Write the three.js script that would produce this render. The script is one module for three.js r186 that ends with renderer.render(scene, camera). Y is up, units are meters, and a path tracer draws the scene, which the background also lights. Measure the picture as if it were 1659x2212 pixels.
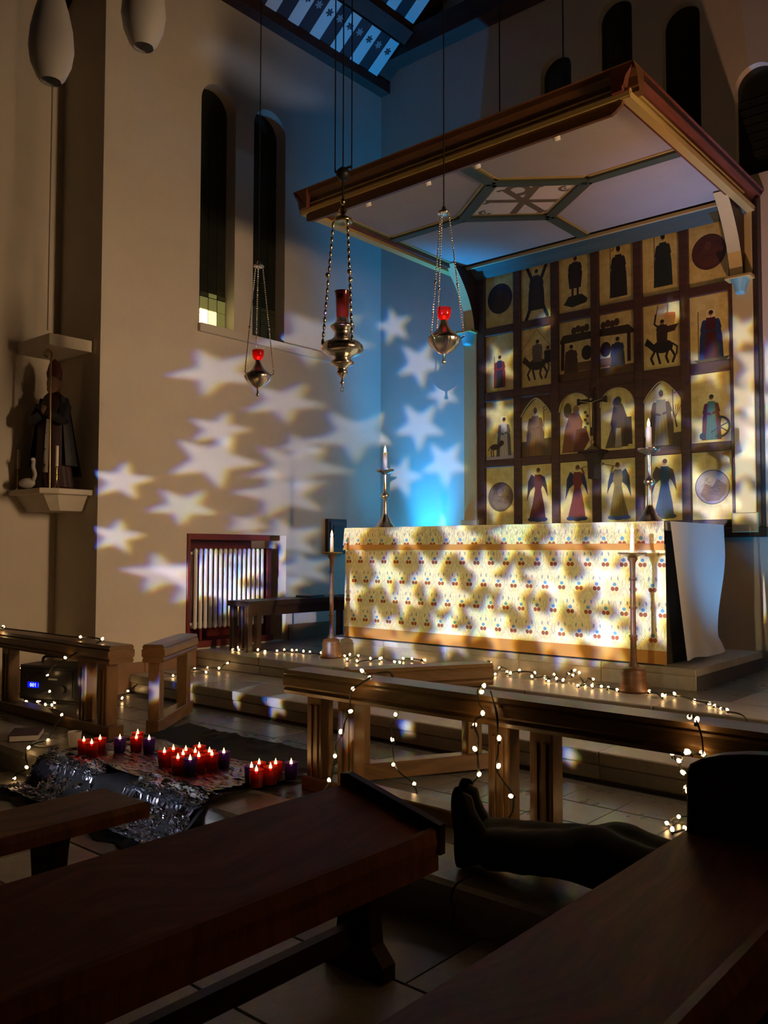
import * as THREE from 'three';
import { mergeGeometries, toCreasedNormals } from 'three/addons/utils/BufferGeometryUtils.js';
import { MarchingCubes } from 'three/addons/objects/MarchingCubes.js';
import { ImprovedNoise } from 'three/addons/math/ImprovedNoise.js';
import { RectAreaLightUniformsLib } from 'three/addons/lights/RectAreaLightUniformsLib.js';
RectAreaLightUniformsLib.init();

// ---------------------------------------------------------------- camera, light, exposure
const scene = new THREE.Scene();
scene.background = new THREE.Color(0x000000);
const camera = new THREE.PerspectiveCamera(61.39, 1659 / 2212, 0.05, 60);
{
  const d = Math.PI / 180, yaw = 40.7511 * d, pit = 2.6285 * d, rol = 0.1148 * d;
  const fwd = new THREE.Vector3(-Math.sin(yaw) * Math.cos(pit), Math.sin(pit), -Math.cos(yaw) * Math.cos(pit));
  const right = new THREE.Vector3(Math.cos(yaw), 0, -Math.sin(yaw)), up = right.clone().cross(fwd);
  const r = right.clone().multiplyScalar(Math.cos(rol)).addScaledVector(up, Math.sin(rol));
  const u = up.clone().multiplyScalar(Math.cos(rol)).addScaledVector(right, -Math.sin(rol));
  camera.position.set(0, 1.389, 0);
  camera.quaternion.setFromRotationMatrix(new THREE.Matrix4().makeBasis(r, u, fwd.clone().negate()));
}
const renderer = new THREE.WebGLRenderer({ antialias: true });
renderer.toneMapping = THREE.LinearToneMapping;
renderer.toneMappingExposure = 1.0;
renderer.shadowMap.enabled = true;

const STAR = 235;            // star projectors, candela per head
const BULB = 0.008;           // light of a fairy bulb
const CANDLE = 0.02;         // each candle
const UPLIGHT = 85;          // blue floor cans behind the altar
// unseen warm lamp out of view on the right, placed to light the left wall
const unseenWarmLight = new THREE.RectAreaLight(new THREE.Color().setRGB(1, 0.69, 0.4), 150, 0.36, 1.4);
unseenWarmLight.position.set(2.36, 2.45, -4.92); unseenWarmLight.lookAt(-8, 2.45, -4.92); scene.add(unseenWarmLight);

// ---------------------------------------------------------------- helpers
let seed = 12345;
const rnd = () => { seed = (seed * 1664525 + 1013904223) >>> 0; return seed / 4294967296; };
const rr = (a, b) => a + (b - a) * rnd();
const noise = new ImprovedNoise();
const V3 = (x, y, z) => new THREE.Vector3(x, y, z);
const used = new Map();
function numbered(n) { const k = used.get(n) ?? 0; used.set(n, k + 1); return k ? n + '_' + String(k).padStart(3, '0') : n; }
function uvm(g) {                       // uv in metres, from the axis each face looks along
  g = g.index ? g.toNonIndexed() : g;
  if (!g.attributes.normal) g.computeVertexNormals();
  const p = g.attributes.position, uv = new Float32Array(p.count * 2), a = V3(), b = V3(), c = V3();
  for (let i = 0; i < p.count; i += 3) {
    a.fromBufferAttribute(p, i); b.fromBufferAttribute(p, i + 1).sub(a); c.fromBufferAttribute(p, i + 2).sub(a); b.cross(c);
    const x = Math.abs(b.x), y = Math.abs(b.y), z = Math.abs(b.z);
    for (let k = 0; k < 3; k++) {
      const px = p.getX(i + k), py = p.getY(i + k), pz = p.getZ(i + k);
      const q = x >= y && x >= z ? [pz, py] : y >= z ? [px, pz] : [px, py];
      uv[(i + k) * 2] = q[0]; uv[(i + k) * 2 + 1] = q[1];
    }
  }
  g.setAttribute('uv', new THREE.BufferAttribute(uv, 2));
  for (const k of Object.keys(g.attributes)) if (!['position', 'normal', 'uv'].includes(k)) g.deleteAttribute(k);
  return g;
}
const merge = (list) => { list = [].concat(list).map((g) => uvm(g)); return list.length === 1 ? list[0] : mergeGeometries(list, false); };
const keepUV = (list) => mergeGeometries([].concat(list).map((g) => { g = g.index ? g.toNonIndexed() : g; for (const k of Object.keys(g.attributes)) if (!['position', 'normal', 'uv'].includes(k)) g.deleteAttribute(k); return g; }), false);
function shadow(m) { m.castShadow = true; m.receiveShadow = true; return m; }
function part(name, geos, mat, parent, raw) {
  const m = shadow(new THREE.Mesh(raw ? keepUV(geos) : merge(geos), mat)); m.name = name; parent.add(m); return m;
}
function piece(name, geo, mat, parent, x, y, z) { const m = shadow(new THREE.Mesh(geo, mat)); m.name = name; m.position.set(x, y, z); parent.add(m); return m; }
function thing(name, label, category, pos = [0, 0, 0], ry = 0, group) {
  const g = new THREE.Group(); g.name = numbered(name); g.position.set(...pos); g.rotation.y = ry;
  g.userData = { label, category }; if (group) g.userData.group = group; scene.add(g); return g;
}
function single(name, label, category, geos, mat, pos = [0, 0, 0], ry = 0, group, raw) {
  const m = shadow(new THREE.Mesh(raw ? keepUV(geos) : merge(geos), mat)); m.name = numbered(name); m.position.set(...pos); m.rotation.y = ry;
  m.userData = { label, category }; if (group) m.userData.group = group; scene.add(m); return m;
}
function struct(name, label, category, geos, mat, raw) {
  const m = single(name, label, category, geos, mat, [0, 0, 0], 0, undefined, raw); m.userData.kind = 'structure'; return m;
}
function bevelBox(w, h, d, b = 0.004) {            // box with chamfered edges, centred
  b = Math.min(b, w / 2.5, h / 2.5, d / 2.5);
  const s = new THREE.Shape(), x = w / 2 - b, y = h / 2 - b;
  s.moveTo(-x, -y); s.lineTo(x, -y); s.lineTo(x, y); s.lineTo(-x, y); s.closePath();
  const g = new THREE.ExtrudeGeometry(s, { depth: d - 2 * b, bevelEnabled: true, bevelThickness: b, bevelSize: b, bevelSegments: 1, steps: 1 });
  return g.translate(0, 0, -(d - 2 * b) / 2);
}
const B = (x0, x1, y0, y1, z0, z1, b) => (b === 0 ? new THREE.BoxGeometry(x1 - x0, y1 - y0, z1 - z0) : bevelBox(x1 - x0, y1 - y0, z1 - z0, b ?? 0.004)).translate((x0 + x1) / 2, (y0 + y1) / 2, (z0 + z1) / 2);
function lathe(pts, n = 28, rib) {                  // pts [r, y]; rib(r, y, angle) changes the radius
  const g = new THREE.LatheGeometry(pts.map(([r, y]) => new THREE.Vector2(r, y)), n);
  if (rib) {
    const p = g.attributes.position;
    for (let i = 0; i < p.count; i++) {
      const x = p.getX(i), y = p.getY(i), z = p.getZ(i), r = Math.hypot(x, z), a = Math.atan2(z, x);
      if (r > 1e-5) { const q = rib(r, y, a) / r; p.setX(i, x * q); p.setZ(i, z * q); }
    }
    g.computeVertexNormals();
  }
  return g;
}
const cyl = (r0, r1, h, x = 0, y = 0, z = 0, n = 16) => new THREE.CylinderGeometry(r1, r0, h, n).translate(x, y + h / 2, z);
const ball = (r, x = 0, y = 0, z = 0, n = 12) => new THREE.SphereGeometry(r, n, Math.max(6, n * 0.7 | 0)).translate(x, y, z);
const ell = (rx, ry, rz, x, y, z, n = 16) => new THREE.SphereGeometry(1, n, n * 0.7 | 0).scale(rx, ry, rz).translate(x, y, z);
const tube = (pts, r, seg = 0, rad = 6) => new THREE.TubeGeometry(new THREE.CatmullRomCurve3(pts.map((p) => V3(...p)), false, 'centripetal'), seg || pts.length * 5, r, rad);
function rod(a, b, r0, r1 = r0, n = 10) {
  const A = V3(...a), D = V3(...b).sub(A), L = D.length();
  return new THREE.CylinderGeometry(r1, r0, L, n).translate(0, L / 2, 0).applyQuaternion(new THREE.Quaternion().setFromUnitVectors(V3(0, 1, 0), D.normalize())).translate(...a);
}
function extrude(points, depth, bevel = 0) {
  const s = new THREE.Shape(points.map(([x, y]) => new THREE.Vector2(x, y)));
  return new THREE.ExtrudeGeometry(s, { depth, bevelEnabled: bevel > 0, bevelThickness: bevel, bevelSize: bevel, bevelSegments: 1, curveSegments: 10 });
}
const basis = (g, X, Y, Z, o) => g.applyMatrix4(new THREE.Matrix4().makeBasis(V3(...X), V3(...Y), V3(...Z)).setPosition(...o));
const alongX = (profile, x0, x1) => basis(extrude(profile, x1 - x0), [0, 0, 1], [0, 1, 0], [-1, 0, 0], [x1, 0, 0]);      // profile in (z, y)
const alongZ = (profile, z0, z1) => extrude(profile, z1 - z0).translate(0, 0, z0);                                        // profile in (x, y)
function sheet(nu, nv, f) {                          // f(u, v) -> [x, y, z]
  const pos = [], uv = [], idx = [];
  for (let j = 0; j <= nv; j++) for (let i = 0; i <= nu; i++) { pos.push(...f(i / nu, j / nv)); uv.push(i / nu, j / nv); }
  for (let j = 0; j < nv; j++) for (let i = 0; i < nu; i++) { const a = j * (nu + 1) + i, b = a + 1, c = a + nu + 1, d = c + 1; idx.push(a, b, d, a, d, c); }
  const g = new THREE.BufferGeometry();
  g.setAttribute('position', new THREE.Float32BufferAttribute(pos, 3)); g.setAttribute('uv', new THREE.Float32BufferAttribute(uv, 2)); g.setIndex(idx); g.computeVertexNormals();
  return g;
}
const lerp = (a, b, t) => a + (b - a) * t, clamp = (x, a, b) => Math.max(a, Math.min(b, x)), sm = (a, b, x) => { x = clamp((x - a) / (b - a), 0, 1); return x * x * (3 - 2 * x); };

// ---------------------------------------------------------------- procedural textures and materials
function dataTex(n, f, srgb = true, rep = 1) {       // f(x, y) in 0..1 -> [r, g, b] 0..1, periodic
  const a = new Uint8Array(n * n * 4);
  for (let y = 0; y < n; y++) for (let x = 0; x < n; x++) { const c = f(x / n, y / n), o = (y * n + x) * 4; for (let k = 0; k < 3; k++) a[o + k] = clamp(c[k], 0, 1) * 255; a[o + 3] = 255; }
  const t = new THREE.DataTexture(a, n, n); t.wrapS = t.wrapT = THREE.RepeatWrapping; t.magFilter = THREE.LinearFilter; t.minFilter = THREE.LinearMipmapLinearFilter; t.generateMipmaps = true;
  if (srgb) t.colorSpace = THREE.SRGBColorSpace; t.repeat.set(rep, rep); t.needsUpdate = true; return t;
}
// periodic noise on a torus
function pn(x, y, fx, fy = fx, s = 0) {
  const a = x * fx, b = y * fy, A = (a | 0), Bb = (b | 0); let u = a - A, v = b - Bb; u = u * u * (3 - 2 * u); v = v * v * (3 - 2 * v);
  const h = (i, j) => { let n = (((i % fx) + fx) % fx) * 374761393 + (((j % fy) + fy) % fy) * 668265263 + s * 1274126177; n = Math.imul(n ^ (n >>> 13), 1274126177); return ((n ^ (n >>> 16)) >>> 0) / 4294967296; };
  return lerp(lerp(h(A, Bb), h(A + 1, Bb), u), lerp(h(A, Bb + 1), h(A + 1, Bb + 1), u), v);
}
const plasterMap = dataTex(256, (x, y) => { const n = 0.5 * pn(x, y, 5) + 0.3 * pn(x, y, 17, 17, 3) + 0.2 * pn(x, y, 90, 90, 5), k = 0.93 + 0.07 * n; return [k, k, k * 0.995]; }, true, 0.4);
const woodMap = dataTex(512, (x, y) => {
  const w = pn(x, y, 4, 3, 9) * 0.12, g = 0.5 * pn(x, y + w, 4, 60, 1) + 0.3 * pn(x, y + w, 9, 170, 2) + 0.2 * pn(x, y, 40, 240, 4), k = 0.68 + 0.34 * g; return [k, k * 0.97, k * 0.93];
}, true, 0.8);
const stoneMap = dataTex(256, (x, y) => { const n = 0.45 * pn(x, y, 6, 6, 2) + 0.3 * pn(x, y, 22, 22, 7) + 0.25 * pn(x, y, 100, 100, 8), k = 0.8 + 0.26 * n; return [k, k * 0.99, k * 0.96]; }, true, 1.1);
const stoneRough = dataTex(256, (x, y) => { const n = 0.5 * pn(x, y, 9, 9, 4) + 0.5 * pn(x, y, 34, 34, 6), k = 0.75 + 0.25 * n; return [k, k, k]; }, false, 0.9);
const lin = (r, g, b) => new THREE.Color().setRGB(r, g, b);
const std = (c, rough = 0.8, o = {}) => new THREE.MeshStandardMaterial({ color: Array.isArray(c) ? lin(...c) : c, roughness: rough, ...o });
const phy = (c, rough = 0.8, o = {}) => new THREE.MeshPhysicalMaterial({ color: Array.isArray(c) ? lin(...c) : c, roughness: rough, ...o });
const turned = (t) => { const c = t.clone(); c.rotation = Math.PI / 2; c.needsUpdate = true; return c; };
const woodMapV = turned(woodMap);
const M = {
  plaster: std([0.64, 0.56, 0.46], 0.9, { map: plasterMap }),
  skirting: std([0.23, 0.115, 0.06], 0.7, { map: plasterMap }),
  stone: std([0.4, 0.37, 0.33], 0.42, { map: stoneMap, roughnessMap: stoneRough }),
  stoneB: std([0.33, 0.31, 0.285], 0.42, { map: stoneMap, roughnessMap: stoneRough }),
  stoneC: std([0.44, 0.42, 0.39], 0.45, { map: stoneMap, roughnessMap: stoneRough }),
  tileA: std([0.135, 0.128, 0.118], 0.34, { map: stoneMap, roughnessMap: stoneRough }),
  tileB: std([0.15, 0.14, 0.128], 0.36, { map: stoneMap, roughnessMap: stoneRough }),
  tileC: std([0.125, 0.117, 0.11], 0.33, { map: stoneMap, roughnessMap: stoneRough }),
  joint: std([0.06, 0.055, 0.05], 0.9),
  oak: std([0.21, 0.12, 0.05], 0.36, { map: woodMap }),
  oakV: std([0.21, 0.12, 0.05], 0.36, { map: woodMapV }),
  pew: phy([0.27, 0.088, 0.03], 0.5, { map: woodMapV, specularIntensity: 0.35 }),
  pewDark: phy([0.05, 0.018, 0.009], 0.5, { map: woodMap, specularIntensity: 0.35 }),
  roofWood: std([0.075, 0.026, 0.017], 0.7, { map: woodMap }),
  darkWood: std([0.045, 0.02, 0.012], 0.5, { map: woodMap }),
  frameWood: std([0.105, 0.045, 0.026], 0.5, { map: woodMap }),
  brownWood: std([0.17, 0.07, 0.022], 0.45, { map: woodMap }),
  gilt: std([0.58, 0.41, 0.14], 0.45, { metalness: 0.35 }),
  giltPale: std([0.66, 0.53, 0.26], 0.5, { metalness: 0.2, map: plasterMap }),
  green: std([0.055, 0.075, 0.05], 0.6),
  soffit: std([0.38, 0.34, 0.32], 0.85, { map: plasterMap }),
  silver: std([0.8, 0.76, 0.68], 0.24, { metalness: 1 }),
  brass: std([0.66, 0.5, 0.2], 0.2, { metalness: 1 }),
  brassDull: std([0.42, 0.31, 0.15], 0.33, { metalness: 0.9 }),
  iron: std([0.02, 0.018, 0.017], 0.5, { metalness: 0.6 }),
  wax: phy([0.86, 0.8, 0.68], 0.5, { transmission: 0.25 }),
  blackCloth: std([0.012, 0.011, 0.012], 0.95),
  linen: std([0.72, 0.72, 0.72], 0.9),
  cable: std([0.012, 0.018, 0.012], 0.5),
  bulb: std([0.9, 0.8, 0.6], 0.4, { emissive: lin(1, 0.6, 0.24), emissiveIntensity: 17 }),
  flame: std([1, 0.7, 0.3], 0.6, { emissive: lin(1, 0.5, 0.16), emissiveIntensity: 16 }),
  redPaint: std([0.15, 0.018, 0.013], 0.4),
  white: std([0.78, 0.74, 0.68], 0.45),
  plastic: std([0.018, 0.018, 0.02], 0.45),
};
const canvasTex = (w, h, draw) => { const c = document.createElement('canvas'); c.width = w; c.height = h; draw(c.getContext('2d'), w, h); const t = new THREE.CanvasTexture(c); t.colorSpace = THREE.SRGBColorSpace; t.anisotropy = 4; return t; };
const F1 = 0.152, F2 = 0.304, F3 = 0.457, FP = 0.602, XL = -6.72, ZB = -7.735, XR = 1.2;

// ---------------------------------------------------------------- the building
{
  // choir floor: stone slabs on a bed
  const fl = struct('floor', 'grey stone slab floor of the choir below the benches', 'floor', B(-7.5, 3.7, -0.2, -0.012, -2.66, 6.2, 0), M.joint);
  const kinds = [M.stoneB, M.stone, M.tileB], ga = bevelBox(0.592, 0.02, 0.442, 0.003); uvm(ga);
  const gu = uvm(bevelBox(0.592, 0.02, 0.442, 0.003));
  for (let i = 0; i < 15; i++) for (let j = 0; j < 10; j++) {
    const x = -6.9 + i * 0.6 + (j % 2) * 0.3, z = -2.42 + j * 0.45; if (x > 1.6) continue;
    piece('slab', gu, kinds[(i * 7 + j * 5) % 3], fl, x, -0.0095, z);
  }
  // platform that carries the communion rail: tiles with a stone nosing
  const pl = struct('rail_platform', 'low tiled platform under the communion rail, with a stone edge', 'platform', B(-7.42, 3.6, -0.1, F1 - 0.012, -4.5, -2.66, 0), M.joint);
  const tile = uvm(bevelBox(0.298, 0.024, 0.298, 0.003)), tk = [M.tileA, M.tileB, M.tileC];
  for (let i = 0; i < 33; i++) for (let j = 0; j < 4; j++) { const x = -7.22 + i * 0.304, z = -3.15 - j * 0.304; if (x < 1.9) piece('floor_tile', tile, tk[(i * 5 + j * 3 + (i * j) % 2) % 3], pl, x, F1 - 0.0125, z); }
  const nose = uvm(extrude([[-0.02, -0.165], [0.35, -0.165], [0.35, 0], [0.02, 0], [-0.005, -0.012], [-0.02, -0.045], [-0.02, -0.07], [-0.005, -0.075], [-0.005, -0.165]].map(([a, b]) => [a, b]), 0.905).rotateY(Math.PI / 2));
  for (let i = 0; i < 11; i++) { const m = piece('edge_stone', nose, [M.stone, M.stoneB, M.stoneC][(i * 2) % 3], pl, -7.42 + i * 0.915, F1, -2.652); }
  // two steps up to the altar floor
  const st = struct('altar_steps', 'two pale stone steps rising to the altar floor', 'steps', [B(-6.71, XR, 0.0, F2 - 0.05, -5.2, -4.372, 0), B(-6.71, XR, 0.1, F3 - 0.05, -5.7, -5.082, 0)], M.joint);
  const blk = uvm(bevelBox(0.896, 0.075, 0.05, 0.003)), tread = uvm(bevelBox(0.896, 0.07, 0.44, 0.006)), tread2 = uvm(bevelBox(0.896, 0.07, 0.29, 0.005));
  for (let i = 0; i < 9; i++) {
    const x = -6.26 + i * 0.9;
    if (x > XR - 0.3) break;
    const a = [M.stone, M.stoneC, M.stoneB];
    piece('riser_block', blk, a[i % 3], st, x, F1 + 0.04, -4.387); piece('tread_slab', tread, a[(i + 1) % 3], st, x, F2 - 0.035, -4.36 - 0.21); piece('tread_slab', tread2, a[(i + 2) % 3], st, x, F2 - 0.035, -4.36 - 0.575);
    piece('riser_block', blk, a[(i + 1) % 3], st, x, F2 + 0.04, -5.097); piece('tread_slab', tread, a[i % 3], st, x, F3 - 0.035, -5.07 - 0.21);
  }
  const sf = struct('sanctuary_floor', 'dark polished stone floor around the altar', 'floor', B(-6.71, XR, 0.1, F3 - 0.012, ZB, -5.49, 0), M.joint);
  const big = uvm(bevelBox(0.596, 0.024, 0.552, 0.003));
  for (let i = 0; i < 13; i++) for (let j = 0; j < 4; j++) piece('floor_slab', big, [M.tileB, M.stoneB, M.tileA][(i * 2 + j * 3) % 3], sf, -6.4 + i * 0.6, F3 - 0.0125, -5.78 - j * 0.557);
  const pr = struct('altar_predella', 'broad stone step directly beneath the altar', 'step', B(-5.68, -2.215, F3, FP - 0.05, -7.2, -5.8, 0), M.joint);
  const ps = uvm(bevelBox(0.69, 0.05, 0.7, 0.005)), pf = uvm(bevelBox(0.69, 0.098, 0.03, 0.003));
  for (let i = 0; i < 5; i++) for (let j = 0; j < 2; j++) { const x = -5.335 + i * 0.6925; piece('top_slab', ps, [M.stone, M.stoneC][(i + j) % 2], pr, x, FP - 0.025, -6.135 - j * 0.704); if (!j) piece('riser_block', pf, [M.stoneC, M.stone][i % 2], pr, x, FP - 0.099, -5.801); }

  // left wall of the sanctuary: two lancets and the radiator recess
  const lancet = (w, h) => { const s = new THREE.Path(), r = w / 2; s.moveTo(0, 0); s.lineTo(w, 0); s.lineTo(w, h - r); s.absarc(r, h - r, r, 0, Math.PI, false); s.lineTo(0, 0); return s; };
  const moved = (p, x, y) => { const q = new THREE.Path(p.getPoints(14).map((v) => new THREE.Vector2(v.x + x, v.y + y))); return q; };
  const LW = new THREE.Shape([[4.015, -0.2], [7.735, -0.2], [7.735, 6.98], [4.015, 6.98]].map((p) => new THREE.Vector2(...p)));
  LW.holes.push(moved(lancet(0.43, 2.44), 5.06, 3.58), moved(lancet(0.44, 2.45), 5.73, 3.58));
  LW.holes.push(new THREE.Path([[4.95, 0.47], [6.22, 0.47], [6.22, 1.557], [4.95, 1.557]].map((p) => new THREE.Vector2(...p))));
  const wl = struct('wall_left', 'warm cream plaster wall left of the altar', 'wall', [basis(new THREE.ExtrudeGeometry(LW, { depth: 0.34, bevelEnabled: false, curveSegments: 14 }), [0, 0, -1], [0, 1, 0], [1, 0, 0], [XL - 0.34, 0, 0]), B(-7.42, XL - 0.34, -0.2, 6.98, -4.36, -4.015, 0), B(-7.3, XL - 0.34, 0.3, 1.7, -6.4, -4.8, 0)], M.plaster);
  struct('trim_1', 'cream sill ledge running under the two lancet windows', 'sill', [B(XL - 0.2, XL + 0.045, 3.505, 3.585, -6.86, -5.045, 0.006)], M.plaster);
  struct('baseboard_left', 'brown painted skirting at the foot of the left wall', 'skirting', [B(XL, XL + 0.02, F3, 0.62, -6.86, -6.25), B(XL, XL + 0.02, F3, 0.6, -5.0, -4.85), B(XL, XL + 0.02, F2, 0.45, -5.07, -4.5), B(XL, XL + 0.018, F1, 0.4, -4.5, -4.03), B(-7.41, XL + 0.02, F1, 0.4, -4.016, -3.996)], M.skirting);
  // back wall with five stepped lancets
  const BW = new THREE.Shape([[-7.0, -0.2], [1.5, -0.2], [1.5, 8.2], [-2, 10.6], [-7.0, 6.85]].map((p) => new THREE.Vector2(...p)));
  const lans = [[-5.18, 5.68], [-4.515, 6.52], [-3.857, 6.84], [-3.2, 6.51], [-2.54, 5.69]];
  for (const [x, t] of lans) BW.holes.push(moved(lancet(0.356, t - 4.7), x, 4.7));
  struct('wall_back', 'plaster wall behind the altar with stepped lancet windows', 'wall', [new THREE.ExtrudeGeometry(BW, { depth: 0.32, bevelEnabled: false, curveSegments: 14 }).translate(0, 0, ZB - 0.32)], M.plaster);
  struct('baseboard_back', 'brown painted skirting right of the altar', 'skirting', [B(-2.2, XR, F3, 0.757, ZB, ZB + 0.02), B(-6.68, -5.5, F3, 0.757, ZB, ZB + 0.02)], M.skirting);
  // nave and right-hand walls, outside or at the edge of the frame
  struct('wall_nave', 'cream plaster wall of the nave at the far left', 'wall', [B(-7.75, -7.42, -0.2, 6.5, -4.2, 6.2, 0)], M.plaster);
  const RW = new THREE.Shape([[4.0, -0.2], [7.735, -0.2], [7.735, 8.2], [4.0, 8.2]].map((p) => new THREE.Vector2(...p)));
  RW.holes.push(new THREE.Path([[4.6, 1.75], [5.09, 1.75], [5.09, 3.15], [4.6, 3.15]].map((p) => new THREE.Vector2(...p))));  // opening sized to keep the unseen lamp off back wall and benches
  struct('wall_right', 'unseen plaster wall right of the altar with an opening shaped to narrow the warm light', 'wall', [basis(new THREE.ExtrudeGeometry(RW, { depth: 1.2, bevelEnabled: false }), [0, 0, -1], [0, 1, 0], [1, 0, 0], [XR, 0, 0]), B(XR + 1.2, 3.7, -0.2, 8.2, -4.35, -4.0, 0), B(3.6, 3.9, -0.2, 6.5, -4.2, 6.2, 0)], M.plaster);
  struct('wall_rear', 'plaster wall at the rear of the church', 'wall', [B(-7.75, 3.9, -0.2, 10.6, 6.2, 6.5, 0)], M.plaster);
  struct('door_1', 'unseen glowing pane out of view, marking the warm lamp that lights the left wall', 'door', [B(2.38, 2.42, 1.75, 3.15, -5.1, -4.6, 0)], std([0.8, 0.75, 0.65], 0.6, { emissive: lin(1, 0.69, 0.4), emissiveIntensity: 1.2 }));  // unseen glow standing in for the warm source on the right
  // roof
  const sl = (x) => 6.95 + 0.75 * (x + 6.72);
  struct('ceiling', 'dark timber pitched church roof', 'roof', [extrude([[-7.9, sl(-7.9)], [-2, sl(-2)], [3.95, sl(-2) - 0.75 * 5.95], [3.95, sl(-2) - 0.75 * 5.95 + 0.2], [-2, sl(-2) + 0.2], [-7.9, sl(-7.9) + 0.2]], 14.5).translate(0, 0, -8.1)], M.roofWood);
  struct('trim_2', 'dark red-brown wall plate beam where wall meets roof', 'beam', [B(XL, XL + 0.14, 6.9, 7.03, ZB, -4.0)], M.roofWood);
  struct('trim_3', 'dark tie beam across the top of the altar wall', 'beam', [B(-6.45, 1.2, 7.15, 7.42, ZB, ZB + 0.22)], M.roofWood);
  struct('trim_4', 'dark purlin beam between the painted roof boards', 'beam', [new THREE.BoxGeometry(0.16, 0.09, 3.7).rotateZ(Math.atan(0.75)).translate(-6.17 + 0.03, sl(-6.17) - 0.03, -5.85)], M.roofWood);
  const rosette = (bg, fg) => canvasTex(128, 384, (c, w, h) => {
    c.fillStyle = bg; c.fillRect(0, 0, w, h); c.fillStyle = fg; c.strokeStyle = fg; c.lineWidth = 5; c.translate(w / 2, h * 0.3);
    for (let k = 0; k < 6; k++) { c.save(); c.rotate(k * Math.PI / 3); c.beginPath(); c.ellipse(0, -22, 9, 16, 0, 0, 7); c.fill(); c.restore(); } c.beginPath(); c.arc(0, 0, 6, 0, 7); c.fill();
  });
  const mW = std(0xffffff, 0.8, { map: rosette('#c9c6bf', '#3a2c30') }), mD = std(0xffffff, 0.8, { map: rosette('#33262a', '#8f8a88') });
  const roofBoards = thing('painted_roof_boards', 'painted roof boards with rosettes, pale and dark in turn', 'roof boards'); roofBoards.userData.kind = 'structure';
  const bw = new THREE.BoxGeometry(0.47, 0.016, 0.155), uvb = bw.attributes.uv, nb = bw.attributes.normal, pb = bw.attributes.position;
  for (let i = 0; i < uvb.count; i++) uvb.setXY(i, pb.getZ(i) / 0.155 + 0.5, pb.getX(i) / 0.47 + 0.5);
  for (let row = 0; row < 3; row++) for (let k = 0; k < 20; k++) {
    const xm = [-6.44, -5.86, -5.28][row], z = -7.415 + k * 0.16, white = k % 2 === 0;
    const m = piece('roof_board', bw, white ? mW : mD, roofBoards, xm + 0.6 * 0.02, sl(xm) - 0.8 * (white ? 0.026 : 0.016), z); m.rotation.z = Math.atan(0.75);
  }

  // window glass
  const leadG = (w, h, nx, ny, r = 0.006) => { const a = []; for (let i = 1; i < nx; i++) a.push(new THREE.BoxGeometry(r, h, r).translate(w * i / nx, h / 2, 0)); for (let j = 1; j < ny; j++) a.push(new THREE.BoxGeometry(w, r, r).translate(w / 2, h * j / ny, 0)); return a; };
  const dark = phy([0.02, 0.022, 0.014], 0.22), lead = std([0.015, 0.014, 0.013], 0.6, { metalness: 0.3 });
  const glassShape = (w, h) => new THREE.ExtrudeGeometry(new THREE.Shape(lancet(w, h).getPoints(14)), { depth: 0.01, bevelEnabled: false });
  const toLeft = (g, z) => basis(g, [0, 0, -1], [0, 1, 0], [1, 0, 0], [XL - 0.155, 3.58, z]);
  const paneGlow = std([0.7, 0.6, 0.2], 0.4, { emissive: lin(1, 0.85, 0.35), emissiveIntensity: 1.6 }), paneDim = std([0.25, 0.26, 0.1], 0.35, { emissive: lin(0.5, 0.5, 0.16), emissiveIntensity: 0.16 }), paneOlive = std([0.05, 0.055, 0.025], 0.3), paneHot = std([0.8, 0.7, 0.3], 0.4, { emissive: lin(1, 0.86, 0.4), emissiveIntensity: 5 });
  [[-5.06, 0.43, 2.44], [-5.73, 0.44, 2.45]].forEach(([z, w, h], n) => {
    const g = new THREE.Group(); g.name = 'window_' + (n + 1); g.userData = { label: n ? 'dark leaded lancet window nearer the altar, bottom panes unlit' : 'dark leaded lancet window with glowing yellow bottom panes', category: 'window', kind: 'structure' }; scene.add(g);
    part('stained_glass', [toLeft(glassShape(w, h), z)], dark, g);
    part('leading', leadG(w, h - 0.2, 4, 14).map((q) => toLeft(q.translate(0, 0, 0.012), z)), lead, g);
    for (let i = 0; i < 4; i++) for (let j = 0; j < 4; j++) {
      const pw = w / 4, y0 = [0.005, 0.055, 0.205, 0.335][j], y1 = [0.05, 0.2, 0.325, 0.375][j];
      const mt = n ? paneOlive : j === 1 ? (i < 2 ? paneHot : i < 3 ? paneGlow : paneDim) : j === 0 ? paneDim : j === 3 ? (i === 2 ? paneDim : paneOlive) : paneDim;
      part('pane', toLeft(bevelBox(pw - 0.012, y1 - y0, 0.012, 0.002).translate((i + 0.5) * pw, (y0 + y1) / 2, 0.016), z), mt, g);
    }
  });
  lans.forEach(([x, t], n) => {
    const g = new THREE.Group(); g.name = 'window_' + (n + 3); g.userData = { label: 'dark lancet window above the canopy, ' + ['far left one', 'left of the tallest', 'the tallest one', 'right of the tallest', 'far right and lowest'][n], category: 'window', kind: 'structure' }; scene.add(g);
    part('stained_glass', [glassShape(0.356, t - 4.7).translate(x, 4.7, ZB - 0.09)], dark, g);
    part('leading', leadG(0.356, t - 4.9, 3, 10).map((q) => q.translate(x, 4.7, ZB - 0.076)), lead, g);
  });
}

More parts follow.
